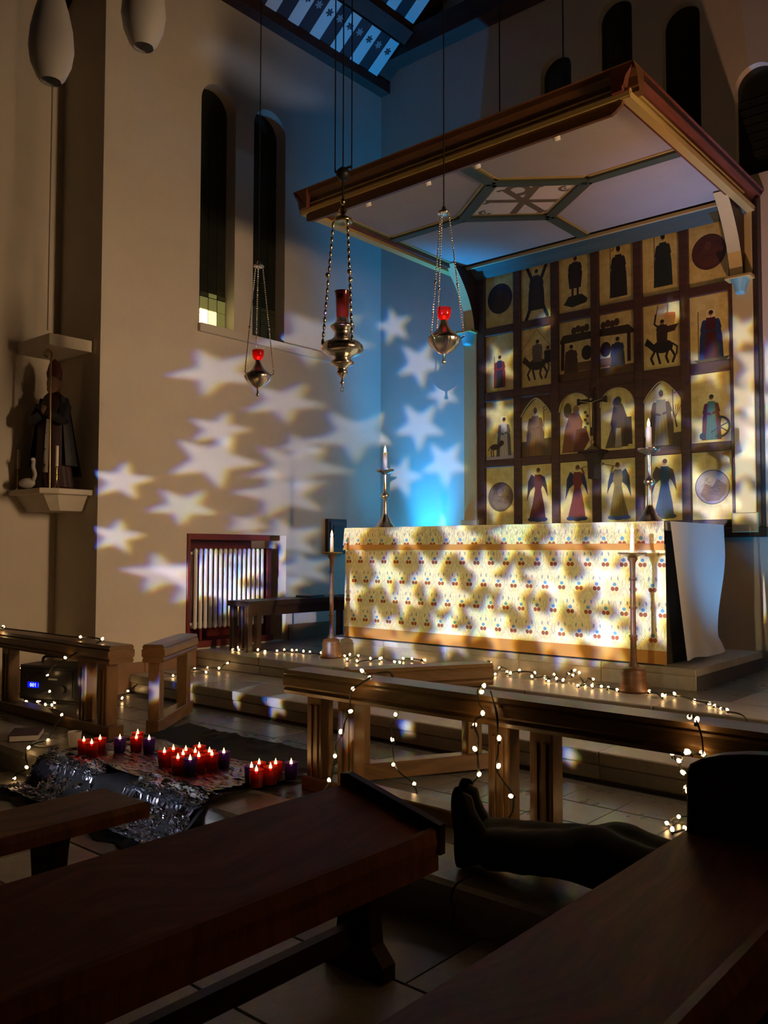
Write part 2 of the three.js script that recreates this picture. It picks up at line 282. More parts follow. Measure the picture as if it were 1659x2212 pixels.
// ---------------------------------------------------------------- radiator, aumbry, side bench
{
  const r = thing('radiator', 'white column radiator in a red-lined wall recess', 'radiator', [XL, 0, 0]);
  part('recess_lining', [B(-0.335, -0.325, 0.48, 1.55, -6.02, -4.955, 0), B(-0.33, 0.012, 1.5, 1.555, -5.98, -4.955), B(-0.33, 0.012, 0.475, 0.535, -6.04, -4.955), B(-0.33, 0.014, 0.48, 1.55, -4.99, -4.952), B(-0.33, -0.05, 0.5, 1.42, -6.06, -6.0)], M.redPaint, r);
  for (let i = 0; i < 15; i++) {
    const z = -5.1 - i * 0.06;
    part('column', [rod([-0.06, 0.66, z], [-0.06, 1.4, z], 0.019, 0.019, 12), rod([-0.14, 0.66, z], [-0.14, 1.4, z], 0.019, 0.019, 12), ball(0.019, -0.06, 1.4, z), ball(0.019, -0.06, 0.66, z), rod([-0.06, 1.395, z], [-0.14, 1.395, z], 0.019), rod([-0.06, 0.665, z], [-0.14, 0.665, z], 0.019)], M.white, r);
  }
  part('header_pipe', [rod([-0.1, 0.69, -5.06], [-0.1, 0.69, -5.99], 0.016), rod([-0.1, 1.37, -5.06], [-0.1, 1.37, -5.99], 0.016), rod([-0.08, 0.54, -5.02], [-0.08, 1.36, -5.02], 0.022, 0.022)], M.white, r);
  for (const z of [-5.165, -5.885]) part('foot', B(-0.15, -0.05, 0.535, 0.65, z - 0.015, z + 0.015), M.redPaint, r);

  const a = thing('aumbry', 'small dark panelled wall cupboard behind the left candle', 'cupboard', [XL, 1.36, -6.95]);
  part('case', B(0, 0.05, 0, 0.39, -0.15, 0.15), M.darkWood, a);
  const dr = part('door', [B(0.05, 0.062, 0.03, 0.36, -0.12, 0.12)], M.frameWood, a); part('door_panel', B(0.062, 0.07, 0.07, 0.32, -0.08, 0.08), M.darkWood, dr);

  const b = thing('side_bench', 'long dark wooden bench standing along the wall by the radiator', 'bench', [-6.2, F3, -5.35]);
  part('seat_board', B(-0.25, 0.06, 0.42, 0.47, -1.42, 0.13), M.darkWood, b); part('apron', B(0.0, 0.03, 0.33, 0.42, -1.4, 0.11), M.darkWood, b);
  for (const z of [0.09, -0.02, -1.35]) for (const x of [-0.2, 0.015]) part('leg', B(x - 0.025, x + 0.025, 0, 0.42, z - 0.03, z + 0.03), M.darkWood, b);
  single('service_book', 'closed dark book lying on the long side bench', 'book', [B(-0.09, 0.09, 0, 0.022, -0.13, 0.13)], M.plastic, [-6.28, F3 + 0.471, -6.15], 0.2);
  const ch = thing('side_chair', 'dark upright wooden chair beside the altar front', 'chair', [-5.86, F3, -6.55]);
  for (const x of [-0.2, 0.2]) { part('rear_post', B(x - 0.025, x + 0.025, 0, 0.92, -0.22, -0.17), M.darkWood, ch); part('leg', B(x - 0.022, x + 0.022, 0, 0.44, 0.17, 0.215), M.darkWood, ch); }
  part('seat', B(-0.225, 0.225, 0.44, 0.475, -0.22, 0.22), M.darkWood, ch);
  part('back_panel', [B(-0.18, 0.18, 0.6, 0.9, -0.205, -0.185), B(-0.18, 0.18, 0.86, 0.93, -0.215, -0.175)], M.darkWood, ch);
}

// ---------------------------------------------------------------- altar
{
  const x0 = -5.45, x1 = -2.42, zf = -5.8, yt = 1.6;
  const a = thing('altar', 'long stone altar block beneath the embroidered hanging', 'altar', [0, 0, 0]);
  part('block', B(x0 + 0.05, x1 - 0.05, FP, yt - 0.06, -6.86, zf - 0.03), std([0.03, 0.022, 0.018], 0.8), a);
  part('mensa', B(x0 + 0.005, x1 - 0.005, yt - 0.06, yt, -6.9, zf - 0.012), M.stone, a);
  // printed front hanging
  const print = (w, h, rows, off) => canvasTex(w, h, (c) => {
    c.fillStyle = '#e8dca9'; c.fillRect(0, 0, w, h);
    const P = w * 0.141 / 3.03, Q = P * 1.38;                       // motif spacing
    for (let i = 0; i < 9000; i++) { c.strokeStyle = ['rgba(120,120,95,.5)', 'rgba(150,140,90,.5)', 'rgba(200,180,90,.4)', 'rgba(100,110,110,.42)'][i % 4]; c.lineWidth = 1.3; const x = rnd() * w, y = rnd() * h, t = rnd() < 0.5 ? 0.5 : -0.5; c.beginPath(); c.moveTo(x, y); c.quadraticCurveTo(x + 3 * t, y + 5, x + 9 * t, y + 10 + rnd() * 5); c.stroke(); }
    for (let j = -1; j < rows + 1; j++) for (let i = -1; i < w / P + 1; i++) {
      const x = (i + (j % 2 ? 0.5 : 0) + 0.3) * P, y = (j + off) * Q;
      c.fillStyle = '#d3cba4'; for (const s of [-1, 1]) { c.beginPath(); c.ellipse(x + s * P * 0.3, y + Q * 0.22, P * 0.06, Q * 0.2, s * 0.5, 0, 7); c.fill(); }
      c.fillStyle = '#ddd08a'; c.beginPath(); c.arc(x, y + P * 0.36, P * 0.13, 0, 7); c.fill();
      c.fillStyle = '#94502f'; for (const s of [-1, 1]) { c.beginPath(); c.ellipse(x + s * P * 0.108, y + P * 0.12, P * 0.105, P * 0.125, s * 0.15, 0, 7); c.fill(); }
      c.fillStyle = '#5d93b4'; c.beginPath(); c.arc(x, y - P * 0.14, P * 0.1, 0, 7); c.fill();
      c.fillStyle = '#98938a'; for (const s of [-1, 1]) { c.beginPath(); c.ellipse(x + s * P * 0.18, y - P * 0.48, P * 0.045, P * 0.12, s * -0.15, 0, 7); c.fill(); }
      c.strokeStyle = 'rgba(110,110,90,.6)'; c.lineWidth = 1.6; for (const s of [-1, 1]) { c.beginPath(); c.moveTo(x + P / 2, y + Q * 0.1); c.quadraticCurveTo(x + P / 2 + s * P * 0.16, y - Q * 0.1, x + P / 2 + s * P * 0.05, y - Q * 0.36); c.stroke(); }
    }
  });
  const mf = std(0xffffff, 0.85, { map: print(2048, 560, 5, 0.75) }), ms = std(0xffffff, 0.85, { map: print(2048, 104, 1, 0.68) }), orange = std([0.5, 0.24, 0.05], 0.8);
  const f = thing('altar_frontal', 'cream cloth hanging printed with rust and blue motifs on the altar front', 'altar cloth', [0, 0, 0]);
  const wave = (x, y, a) => a * (0.6 * Math.sin(x * 5.1) + 0.4 * Math.sin(x * 11.3 + 1)) * (yt - y);
  const hang = (y0, y1, z, amp, inset = 0) => sheet(60, 10, (u, v) => { const x = lerp(x0 + inset - 0.02 * (1 - v), x1 - inset, u), y = lerp(y0, y1, v); return [x, y, z + wave(x, y, amp)]; });
  part('main_panel', hang(FP + 0.1, 1.445, zf + 0.012, 0.008), mf, f, true);
  part('upper_band', hang(1.445, yt + 0.004, zf + 0.03, 0.004), ms, f, true);
  part('orange_ribbon', [hang(1.403, 1.45, zf + 0.033, 0.004)], orange, f, true);
  part('orange_hem', [hang(FP + 0.012, FP + 0.104, zf + 0.0125, 0.008)], orange, f, true);
  part('top_fold', [sheet(40, 1, (u, v) => [lerp(x0, x1, u), yt + 0.005, zf + 0.03 - 0.08 * v])], ms, f, true);
  // white linen over the top and the ends
  const l = thing('altar_linen', 'plain white linen cloth falling down the end of the altar', 'altar cloth', [0, 0, 0]);
  part('top_cloth', B(x0 - 0.004, x1 + 0.012, yt, yt + 0.004, -6.91, zf - 0.06, 0.001), M.linen, l);
  const endFall = (s, xe) => sheet(24, 16, (u, v) => { const y = lerp(yt + 0.004, FP + 0.025, v), out = 0.02 + 0.035 * v + 0.01 * Math.sin(u * 15 + 1) * v, z = lerp(zf - 0.03 - 0.16 * v, -6.875 + 0.24 * sm(0.2, 0.85, v) - 0.14 * sm(0.86, 1, v), u); return [xe + s * out, y + 0.008 * Math.sin(u * 7) * v, z]; });
  part('end_fall', endFall(1, x1), M.linen, l); part('end_fall', endFall(-1, x0 - 0.012), M.linen, l);
}
function flameGeo(s = 1) { return lathe([[0, 0], [0.0045 * s, 0.004 * s], [0.006 * s, 0.011 * s], [0.0045 * s, 0.02 * s], [0.0018 * s, 0.029 * s], [0, 0.035 * s]], 7); }
function addFlame(parent, y, s, power, color = lin(1, 0.55, 0.2)) {
  const m = part('flame', flameGeo(s).translate(0, y, 0), M.flame, parent);
  const l = new THREE.PointLight(color, power); l.position.set(0, y + 0.014 * s, 0); l.shadow.radius = 0.35; l.castShadow = true; parent.add(l); return m;
}
{
  // two floor candlesticks in front of the altar
  const floorStick = (pos, label) => {
    const g = thing('floor_candlestick', label, 'candlestick', pos);
    part('base', lathe([[0, 0], [0.098, 0], [0.1, 0.02], [0.086, 0.03], [0.09, 0.06], [0.078, 0.075], [0.082, 0.13], [0.07, 0.14], [0.075, 0.155], [0.04, 0.17], [0, 0.17]]), M.brownWood, g);
    part('shaft', lathe([[0.034, 0.165], [0.022, 0.2], [0.019, 0.36], [0.028, 0.365], [0.028, 0.375], [0.019, 0.38], [0.018, 0.55], [0.026, 0.555], [0.026, 0.565], [0.018, 0.57], [0.017, 0.74], [0.025, 0.745], [0.025, 0.752], [0.017, 0.757], [0.019, 0.86], [0.034, 0.885], [0.03, 0.9], [0, 0.9]], 20), M.brownWood, g);
    part('drip_pan', lathe([[0, 0.895], [0.03, 0.897], [0.062, 0.912], [0.098, 0.92], [0.096, 0.928], [0.03, 0.922], [0, 0.922]]), M.brassDull, g);
    part('candle', lathe([[0, 0.922], [0.016, 0.922], [0.0155, 1.055], [0.011, 1.06], [0, 1.057]], 16), M.wax, g);
    addFlame(g, 1.056, 1.9, CANDLE * 4); return g;
  };
  floorStick([-5.34, F3, -5.49], 'tall turned floor candlestick at the radiator end of the altar');
  floorStick([-2.525, F3, -5.49], 'tall turned floor candlestick in front of the white linen end');
  // altar candlesticks
  const altarStick = (pos, label) => {
    const g = thing('altar_candlestick', label, 'candlestick', pos);
    part('stem', lathe([[0, 0], [0.098, 0], [0.1, 0.01], [0.085, 0.02], [0.08, 0.035], [0.06, 0.05], [0.05, 0.075], [0.026, 0.115], [0.021, 0.13], [0.017, 0.19], [0.023, 0.195], [0.017, 0.2], [0.016, 0.265], [0.034, 0.282], [0.042, 0.3], [0.034, 0.318], [0.016, 0.332], [0.016, 0.395], [0.023, 0.4], [0.016, 0.405], [0.018, 0.49], [0.028, 0.503], [0, 0.503]]), M.silver, g);
    part('drip_pan', lathe([[0, 0.5], [0.03, 0.502], [0.05, 0.515], [0.078, 0.528], [0.082, 0.545], [0.076, 0.545], [0.045, 0.53], [0, 0.528]], 28, (r, y, a) => r * (1 + (r > 0.07 ? 0.03 * Math.cos(a * 10) : 0))), M.silver, g);
    part('candle', lathe([[0, 0.528], [0.021, 0.528], [0.02, 0.7], [0.015, 0.706], [0, 0.702]], 16), M.wax, g);
    addFlame(g, 0.702, 1.9, CANDLE * 4); return g;
  };
  altarStick([-5.2, 1.605, -6.05], 'silver candlestick on the altar before the blue-lit wall');
  altarStick([-2.645, 1.605, -6.05], 'silver candlestick on the altar before the gilded panels');
}
// ---------------------------------------------------------------- reredos
{
  const Z = -7.64, R = thing('reredos', 'large painted altarpiece of gilded saint panels in a brown frame', 'altarpiece', [0, 0, ZB]);
  const z0 = Z - ZB;                                                  // front of the frame, measured from the wall
  const cx = [...Array(6)].map((_, i) => -5.168 + i * 0.4435), pw = 0.358, rowY = [[1.677, 2.28], [2.362, 2.984], [3.084, 3.692], [3.779, 4.41]];
  part('back_board', B(-5.44, -2.34, 1.53, 4.5, 0.0, z0 - 0.045, 0), M.frameWood, R);
  // muntins and rails
  for (let i = 0; i <= 6; i++) { const a = i === 0 ? -5.267 : cx[i - 1] + pw, b = i === 6 ? -2.562 : cx[i]; part('stile', B(a, b, 1.6, 4.48, z0 - 0.045, z0, 0.006), M.frameWood, R); }
  for (const [a, b] of [[1.6, 1.677], [2.28, 2.362], [2.984, 3.084], [3.692, 3.779], [4.41, 4.48]]) for (let i = 0; i < 6; i++) part('rail', B(cx[i], cx[i] + pw, a, b, z0 - 0.045, z0 - 0.003, 0.005), M.frameWood, R);
  part('bottom_board', B(-5.46, -2.3, 1.52, 1.605, 0, z0 + 0.03, 0.01), M.darkWood, R);
  part('edge_moulding', B(-2.385, -2.34, 1.6, 4.45, 0, z0 + 0.012, 0.008), M.darkWood, R);
  for (const [a, b] of [[-5.432, -5.267], [-2.562, -2.385]]) {
    part('pilaster', B(a, b, 1.72, 4.45, z0 - 0.06, z0 + 0.012, 0.006), M.giltPale, R);
    part('pilaster_base', B(a - 0.02, b + 0.02, 1.56, 1.73, z0 - 0.06, z0 + 0.05, 0.008), M.giltPale, R);
    const cap = part('capital', [lathe([[0, 3.62], [0.04, 3.62], [0.05, 3.64], [0.065, 3.7], [0.092, 3.74], [0.092, 3.765], [0, 3.765]], 4).rotateY(Math.PI / 4).translate((a + b) / 2, 0, z0 + 0.06)], std([0.16, 0.34, 0.33], 0.5), R);
    part('capital_edge', B(a - 0.02, b + 0.02, 3.745, 3.772, z0 - 0.02, z0 + 0.135, 0.005), M.gilt, cap);
  }
  // painted panels
  const W = 150, H = 256;
  const gold = (c) => { c.fillStyle = '#d8c67c'; c.fillRect(0, 0, W, H); for (let i = 0; i < 260; i++) { c.fillStyle = ['rgba(235,220,150,.14)', 'rgba(150,120,50,.10)', 'rgba(190,160,80,.14)'][i % 3]; const s = 6 + rnd() * 26; c.fillRect(rnd() * W - 8, rnd() * H - 8, s, s * (0.6 + rnd())); } };
  const poly = (c, col, pts) => { c.fillStyle = col; c.beginPath(); pts.forEach(([x, y], i) => (i ? c.lineTo(x * W, y * H) : c.moveTo(x * W, y * H))); c.closePath(); c.fill(); };
  const oval = (c, col, x, y, a, b, r = 0) => { c.fillStyle = col; c.beginPath(); c.ellipse(x * W, y * H, a * W, b * H, r, 0, 7); c.fill(); };
  const line = (c, col, w, pts) => { c.strokeStyle = col; c.lineWidth = w; c.lineJoin = c.lineCap = 'round'; c.beginPath(); pts.forEach(([x, y], i) => (i ? c.lineTo(x * W, y * H) : c.moveTo(x * W, y * H))); c.stroke(); };
  const ring = (c, x, y, r, col = '#e9dca2') => { c.strokeStyle = col; c.lineWidth = 2.5; c.beginPath(); c.arc(x * W, y * H, r * W, 0, 7); c.stroke(); };
  function saint(c, x, top, bot, w, o) {                              // robed standing figure
    const h = bot - top, hy = top + h * 0.08;
    if (o.halo) ring(c, x, hy, 0.1);
    poly(c, o.cape ?? o.robe, [[x - w * 0.35, top + h * 0.2], [x + w * 0.35, top + h * 0.2], [x + w * 0.5, top + h * 0.55], [x + w * (o.flare ?? 0.55), bot], [x - w * (o.flare ?? 0.55), bot], [x - w * 0.5, top + h * 0.55]]);
    poly(c, o.robe, [[x - w * 0.2, top + h * 0.16], [x + w * 0.2, top + h * 0.16], [x + w * 0.26, top + h * 0.6], [x + w * 0.32, bot], [x - w * 0.32, bot], [x - w * 0.26, top + h * 0.6]]);
    for (const s of [-0.16, 0.02, 0.18]) line(c, 'rgba(0,0,0,.25)', 1.6, [[x + s * w * 0.6, top + h * 0.45], [x + s * w * 1.4, bot - 0.01]]);
    line(c, o.sleeve ?? o.cape ?? o.robe, 9, [[x - w * 0.34, top + h * 0.24], [x - w * 0.42, top + h * 0.4], [x - w * 0.05, top + h * 0.44]]);
    line(c, o.sleeve ?? o.cape ?? o.robe, 9, [[x + w * 0.34, top + h * 0.24], [x + w * 0.42, top + h * 0.38], [x + w * 0.1, top + h * 0.42]]);
    oval(c, '#a3764e', x, hy, 0.05, 0.036); oval(c, o.hair ?? '#2e2018', x + 0.008, hy - 0.016, 0.055, 0.03);
    if (o.mitre) poly(c, o.mitre, [[x - 0.055, hy - 0.012], [x - 0.06, hy - 0.05], [x, hy - 0.09], [x + 0.06, hy - 0.05], [x + 0.055, hy - 0.012]]);
    if (o.staff) { line(c, '#3a2a18', 2.6, [[x + o.staff * w, top + 0.01], [x + o.staff * w * 1.02, bot]]); if (o.crook) { c.strokeStyle = '#3a2a18'; c.lineWidth = 2.6; c.beginPath(); c.arc((x + o.staff * w) * W + 7, (top + 0.015) * H, 8, Math.PI, Math.PI * 2.6); c.stroke(); } }
    if (o.ground) poly(c, o.ground, [[x - w * 0.8, bot - 0.01], [x + w * 0.8, bot - 0.02], [x + w * 0.6, bot + 0.05], [x - w * 0.5, bot + 0.05]]);
  }
  function angel(c, flip, robe, wing, o = {}) {
    c.save(); if (flip) { c.translate(W, 0); c.scale(-1, 1); }
    poly(c, wing, [[0.4, 0.2], [0.3, 0.16], [0.2, 0.28], [0.15, 0.62], [0.27, 0.44], [0.42, 0.36]]);
    poly(c, wing, [[0.62, 0.18], [0.74, 0.22], [0.8, 0.36], [0.84, 0.56], [0.72, 0.4], [0.6, 0.32]]);
    poly(c, robe, [[0.42, 0.17], [0.62, 0.17], [0.67, 0.34], [0.62, 0.42], [0.72, 0.72], [0.76, 0.92], [0.22, 0.92], [0.34, 0.66], [0.42, 0.42], [0.38, 0.3]]);
    for (const s of [0.34, 0.46, 0.58, 0.66]) line(c, 'rgba(0,0,0,.22)', 1.8, [[lerp(0.5, s, 0.3), 0.44], [s, 0.9]]);
    ring(c, 0.52, 0.1, 0.11); oval(c, '#b98a63', 0.52, 0.105, 0.055, 0.04); oval(c, o.hair ?? '#5a3a20', 0.535, 0.09, 0.06, 0.035);
    if (o.trumpet) { line(c, robe, 8, [[0.58, 0.2], [0.72, 0.2], [0.66, 0.12]]); line(c, '#6b4a1c', 3, [[0.56, 0.12], [0.94, 0.07]]); poly(c, '#6b4a1c', [[0.9, 0.06], [0.98, 0.035], [0.99, 0.1]]); } else line(c, robe, 9, [[0.42, 0.22], [0.5, 0.3], [0.6, 0.26]]);
    oval(c, o.cloud ?? '#2d3552', 0.32, 0.93, 0.14, 0.035); oval(c, o.cloud ?? '#2d3552', 0.52, 0.94, 0.16, 0.035); oval(c, o.cloud ?? '#2d3552', 0.7, 0.93, 0.12, 0.035);
    c.restore();
  }
  const medal = (c, a, b, d) => { oval(c, '#2d2118', 0.5, 0.52, 0.43, 0.255); oval(c, a, 0.5, 0.52, 0.415, 0.245); poly(c, b, [[0.2, 0.62], [0.32, 0.46], [0.5, 0.52], [0.62, 0.4], [0.84, 0.5], [0.82, 0.62], [0.66, 0.72], [0.36, 0.73]]); oval(c, d, 0.48, 0.44, 0.09, 0.07); for (let i = 0; i < 40; i++) line(c, 'rgba(30,20,15,.2)', 2, [[0.2 + rnd() * 0.6, 0.36 + rnd() * 0.3], [0.2 + rnd() * 0.6, 0.36 + rnd() * 0.3]].map(([x, y]) => [clamp(x, 0.22, 0.78), clamp(y, 0.38, 0.66)])); };
  const horse = (c, col, y) => { oval(c, col, 0.52, y, 0.27, 0.1); poly(c, col, [[0.3, y - 0.04], [0.1, y - 0.16], [0.02, y - 0.06], [0.12, y - 0.02], [0.28, y + 0.07]]); for (const [a, b, d] of [[0.3, 0.2, 0.26], [0.36, 0.4, 0.44], [0.66, 0.6, 0.66], [0.74, 0.84, 0.78]]) line(c, col, 9, [[a, y + 0.06], [b, y + 0.16], [d, y + 0.25]]); line(c, col, 6, [[0.78, y - 0.03], [0.9, y + 0.03], [0.88, y + 0.14]]); };
  const nativity = (side) => (c) => { const s = side; poly(c, '#3a2a1c', [[0, 0.22], [s ? 0.82 : 0.12, 0.22], [s ? 0.98 : 0.02, 0.31], [s ? 0.98 : 0.02, 0.36], [s ? 0 : 1, 0.34], [s ? 0 : 1, 0.22]]); for (let i = 0; i < 4; i++) oval(c, '#4a3320', (s ? 0.1 : 0.45) + i * 0.13, 0.17 - 0.02 * (i % 2), 0.08, 0.06); poly(c, '#3a2418', s ? [[0.78, 0.34], [0.88, 0.34], [0.88, 0.8], [0.78, 0.8]] : [[0.06, 0.34], [0.16, 0.34], [0.14, 0.8], [0.04, 0.8]]); ring(c, s ? 0.5 : 0.34, 0.44, 0.13); saint(c, s ? 0.5 : 0.36, 0.4, 0.86, 0.4, { robe: s ? '#2b2f45' : '#4b3426', hair: '#2a1c14' }); oval(c, '#33231a', s ? 0.16 : 0.84, 0.56, 0.16, 0.12); poly(c, '#5a4128', [[0, 0.86], [1, 0.84], [1, 1], [0, 1]]); poly(c, '#6b5230', [[s ? 0 : 0.52, 0.7], [s ? 0.34 : 1, 0.7], [s ? 0.3 : 1, 0.84], [s ? 0 : 0.58, 0.84]]); };
  const paint = [
    [ // bottom row
      (c) => medal(c, '#6b5748', '#7d6650', '#8d7358'),
      (c) => angel(c, false, '#5e2a22', '#3a2a26', { cloud: '#2c3046' }),
      (c) => angel(c, false, '#7a2f24', '#1f2a4c', { trumpet: true, cloud: '#26325c' }),
      (c) => angel(c, true, '#7d6a34', '#27304c', { trumpet: true, cloud: '#3f568c' }),
      (c) => angel(c, false, '#25445c', '#4b3d33', { cloud: '#2a3a44', hair: '#4a2d1c' }),
      (c) => medal(c, '#8a7a70', '#6e4e33', '#a08a66')],
    [
      (c) => { poly(c, '#a9a0a8', [[0, 0.93], [1, 0.9], [1, 1], [0, 1]]); saint(c, 0.62, 0.28, 0.94, 0.46, { robe: '#b5ab9d', cape: '#5d5a54', halo: true }); horseDog(c); },
      (c) => { poly(c, '#5b4a30', [[0, 0.74], [1, 0.7], [1, 1], [0, 1]]); saint(c, 0.44, 0.2, 0.98, 0.56, { robe: '#7a5a34', cape: '#6a4b2a', mitre: '#6b5538', staff: 0.5, crook: true }); },
      (c) => { oval(c, '#5a4a26', 0.24, 0.3, 0.12, 0.12); poly(c, '#7a4a2a', [[0.3, 0.36], [0.55, 0.32], [0.7, 0.5], [0.6, 0.98], [0.05, 0.98], [0.15, 0.6]]); oval(c, '#8a6a44', 0.5, 0.3, 0.09, 0.07); poly(c, '#5a2a20', [[0.5, 0.62], [0.8, 0.6], [0.9, 0.8], [0.7, 0.98], [0.4, 0.98]]); for (let i = 0; i < 5; i++) oval(c, '#4a4a24', 0.78 + 0.06 * (i % 2), 0.36 + i * 0.06, 0.05, 0.025, 0.6); },
      (c) => { poly(c, '#5a4a34', [[0.12, 0.96], [0.3, 0.66], [0.5, 0.72], [0.6, 0.96]]); poly(c, '#4a3522', [[0.38, 0.3], [0.62, 0.28], [0.76, 0.5], [0.78, 0.95], [0.4, 0.95], [0.28, 0.58]]); oval(c, '#6d4a2c', 0.45, 0.26, 0.1, 0.075); oval(c, '#2e2015', 0.5, 0.24, 0.1, 0.07); poly(c, '#3a2a1a', [[0.68, 0.5], [0.88, 0.5], [0.9, 0.92], [0.66, 0.92]]); poly(c, '#8a8070', [[0.44, 0.66], [0.58, 0.66], [0.6, 0.95], [0.4, 0.95]]); },
      (c) => { poly(c, '#4e412a', [[0, 0.84], [1, 0.8], [1, 1], [0, 1]]); saint(c, 0.45, 0.17, 0.98, 0.6, { robe: '#8a7a5a', cape: '#5a4730', mitre: '#4a3a28', staff: 0.52, crook: true }); for (let i = 0; i < 5; i++) line(c, '#4a3a22', 2, [[0.82, 0.6], [0.7 + i * 0.07, 0.4]]); line(c, '#4a3a22', 6, [[0.86, 0.72], [0.78, 0.5]]); },
      (c) => { saint(c, 0.5, 0.3, 0.96, 0.44, { robe: '#3f6a58', cape: '#5a1c1c', halo: true }); c.strokeStyle = '#22303c'; c.lineWidth = 8; c.beginPath(); c.arc(0.7 * W, 0.78 * H, 0.24 * W, -1.6, 1.9); c.stroke(); for (let k = 0; k < 5; k++) line(c, '#22303c', 4, [[0.7, 0.78], [0.7 + 0.24 * Math.cos(k - 1.4), 0.78 + 0.14 * Math.sin(k - 1.4)]]); oval(c, '#22303c', 0.28, 0.9, 0.08, 0.05); }],
    [
      (c) => saint(c, 0.48, 0.36, 0.93, 0.4, { robe: '#1f2340', cape: '#7a1f1f', flare: 0.5, staff: -0.45 }),
      (c) => { horse(c, '#3a2a1c', 0.62); saint(c, 0.52, 0.22, 0.58, 0.34, { robe: '#6a5a48', flare: 0.4 }); saint(c, 0.86, 0.36, 0.62, 0.22, { robe: '#2a1f18' }); line(c, '#8a7a44', 3, [[0.02, 0.36], [0.5, 0.02], [0.98, 0.36]]); },
      nativity(0), nativity(1),
      (c) => { horse(c, '#241d1a', 0.66); saint(c, 0.5, 0.26, 0.6, 0.3, { robe: '#2d2723', cape: '#40261e', flare: 0.45 }); poly(c, '#3a2620', [[0.56, 0.36], [0.94, 0.34], [0.84, 0.44], [0.6, 0.46]]); line(c, '#2a211c', 7, [[0.42, 0.36], [0.3, 0.3], [0.34, 0.16]]); line(c, '#3a3530', 3, [[0.34, 0.2], [0.4, 0.02]]); },
      (c) => saint(c, 0.52, 0.22, 0.96, 0.56, { robe: '#4a1a1c', cape: '#22345e', halo: true, staff: -0.56, hair: '#1f1712', ground: '#5a4a20' })],
    [
      (c) => medal(c, '#2a2c3a', '#3d2f2a', '#4a3a30'),
      (c) => { line(c, '#2f1f16', 15, [[0.2, 0.12], [0.86, 0.96]]); line(c, '#2f1f16', 15, [[0.86, 0.08], [0.16, 0.98]]); saint(c, 0.5, 0.16, 0.84, 0.5, { robe: '#3a2a24', cape: '#2c211d' }); },
      (c) => { saint(c, 0.5, 0.12, 0.62, 0.44, { robe: '#352a22', cape: '#2a211b', flare: 0.4 }); line(c, '#3a2a20', 10, [[0.42, 0.6], [0.42, 0.76]]); line(c, '#3a2a20', 10, [[0.58, 0.6], [0.58, 0.76]]); poly(c, '#2c2a1a', [[0.14, 0.86], [0.3, 0.74], [0.7, 0.73], [0.88, 0.82], [0.84, 0.88], [0.4, 0.92]]); },
      (c) => saint(c, 0.55, 0.12, 0.9, 0.46, { robe: '#2a2420', cape: '#25262a', staff: -0.5, crook: true, mitre: '#2a2622' }),
      (c) => saint(c, 0.55, 0.1, 0.88, 0.46, { robe: '#1f2a24', cape: '#1f2c2a', staff: -0.5, mitre: '#26322c' }),
      (c) => medal(c, '#4f2a20', '#5e3426', '#6b4230')]];
  function horseDog(c) { const col = '#3a2a1c'; oval(c, col, 0.3, 0.78, 0.16, 0.05); oval(c, col, 0.54, 0.72, 0.08, 0.045); poly(c, col, [[0.4, 0.74], [0.5, 0.68], [0.56, 0.76], [0.42, 0.82]]); for (const x of [0.18, 0.25, 0.38, 0.44]) line(c, col, 5, [[x, 0.8], [x, 0.94]]); line(c, col, 4, [[0.15, 0.77], [0.07, 0.83]]); }
  const names = ['bottom', 'third', 'second', 'top'];
  const pg = (w, h) => new THREE.PlaneGeometry(w, h).translate(w / 2, h / 2, 0);
  for (let r = 0; r < 4; r++) for (let i = 0; i < 6; i++) {
    const [ya, yb] = rowY[r], tex = canvasTex(W, H, (c) => { gold(c); c.lineCap = 'round'; paint[r][i](c); });
    const box = B(0, pw, 0, yb - ya, -0.012, 0, 0), u = box.attributes.uv, p = box.attributes.position, nn = box.attributes.normal;
    for (let k = 0; k < u.count; k++) u.setXY(k, p.getX(k) / pw, p.getY(k) / (yb - ya));
    const m = shadow(new THREE.Mesh(box, std(0xffffff, 0.5, { map: tex }))); m.name = 'painted_panel'; m.position.set(cx[i], ya, z0 - 0.033); R.add(m);
    if (r === 1 && i > 0 && i < 5) {                                  // arched tops
      const h = yb - ya, s = new THREE.Shape([[0, h - 0.24], [pw, h - 0.24], [pw, h], [0, h]].map((q) => new THREE.Vector2(...q))), pointed = i === 1 || i === 4;
      const open = new THREE.Path();
      const s2 = new THREE.Shape(); s2.moveTo(0, h); s2.lineTo(0, h - 0.2);
      if (pointed) { s2.quadraticCurveTo(0.03, h - 0.12, pw / 2, h - 0.015); s2.quadraticCurveTo(pw - 0.03, h - 0.12, pw, h - 0.2); } else s2.absarc(pw / 2, h - 0.2, pw / 2, Math.PI, 0, true);
      s2.lineTo(pw, h); s2.closePath();
      const ar = part('arch_spandrel', new THREE.ExtrudeGeometry(s2, { depth: 0.024, bevelEnabled: false, curveSegments: 16 }).translate(cx[i], ya, z0 - 0.033), M.frameWood, R);
      const pts = pointed ? [[0.004, h - 0.2], [0.06, h - 0.115], [pw / 2, h - 0.022], [pw - 0.06, h - 0.115], [pw - 0.004, h - 0.2]] : [...Array(9)].map((_, k) => [pw / 2 - Math.cos(k / 8 * Math.PI) * (pw / 2 - 0.006), h - 0.2 + Math.sin(k / 8 * Math.PI) * (pw / 2 - 0.006)]);
      part('arch_bead', tube(pts.map(([x, y]) => [cx[i] + x, ya + y, z0 - 0.006]), 0.005, 40), M.giltPale, ar);
    }
  }
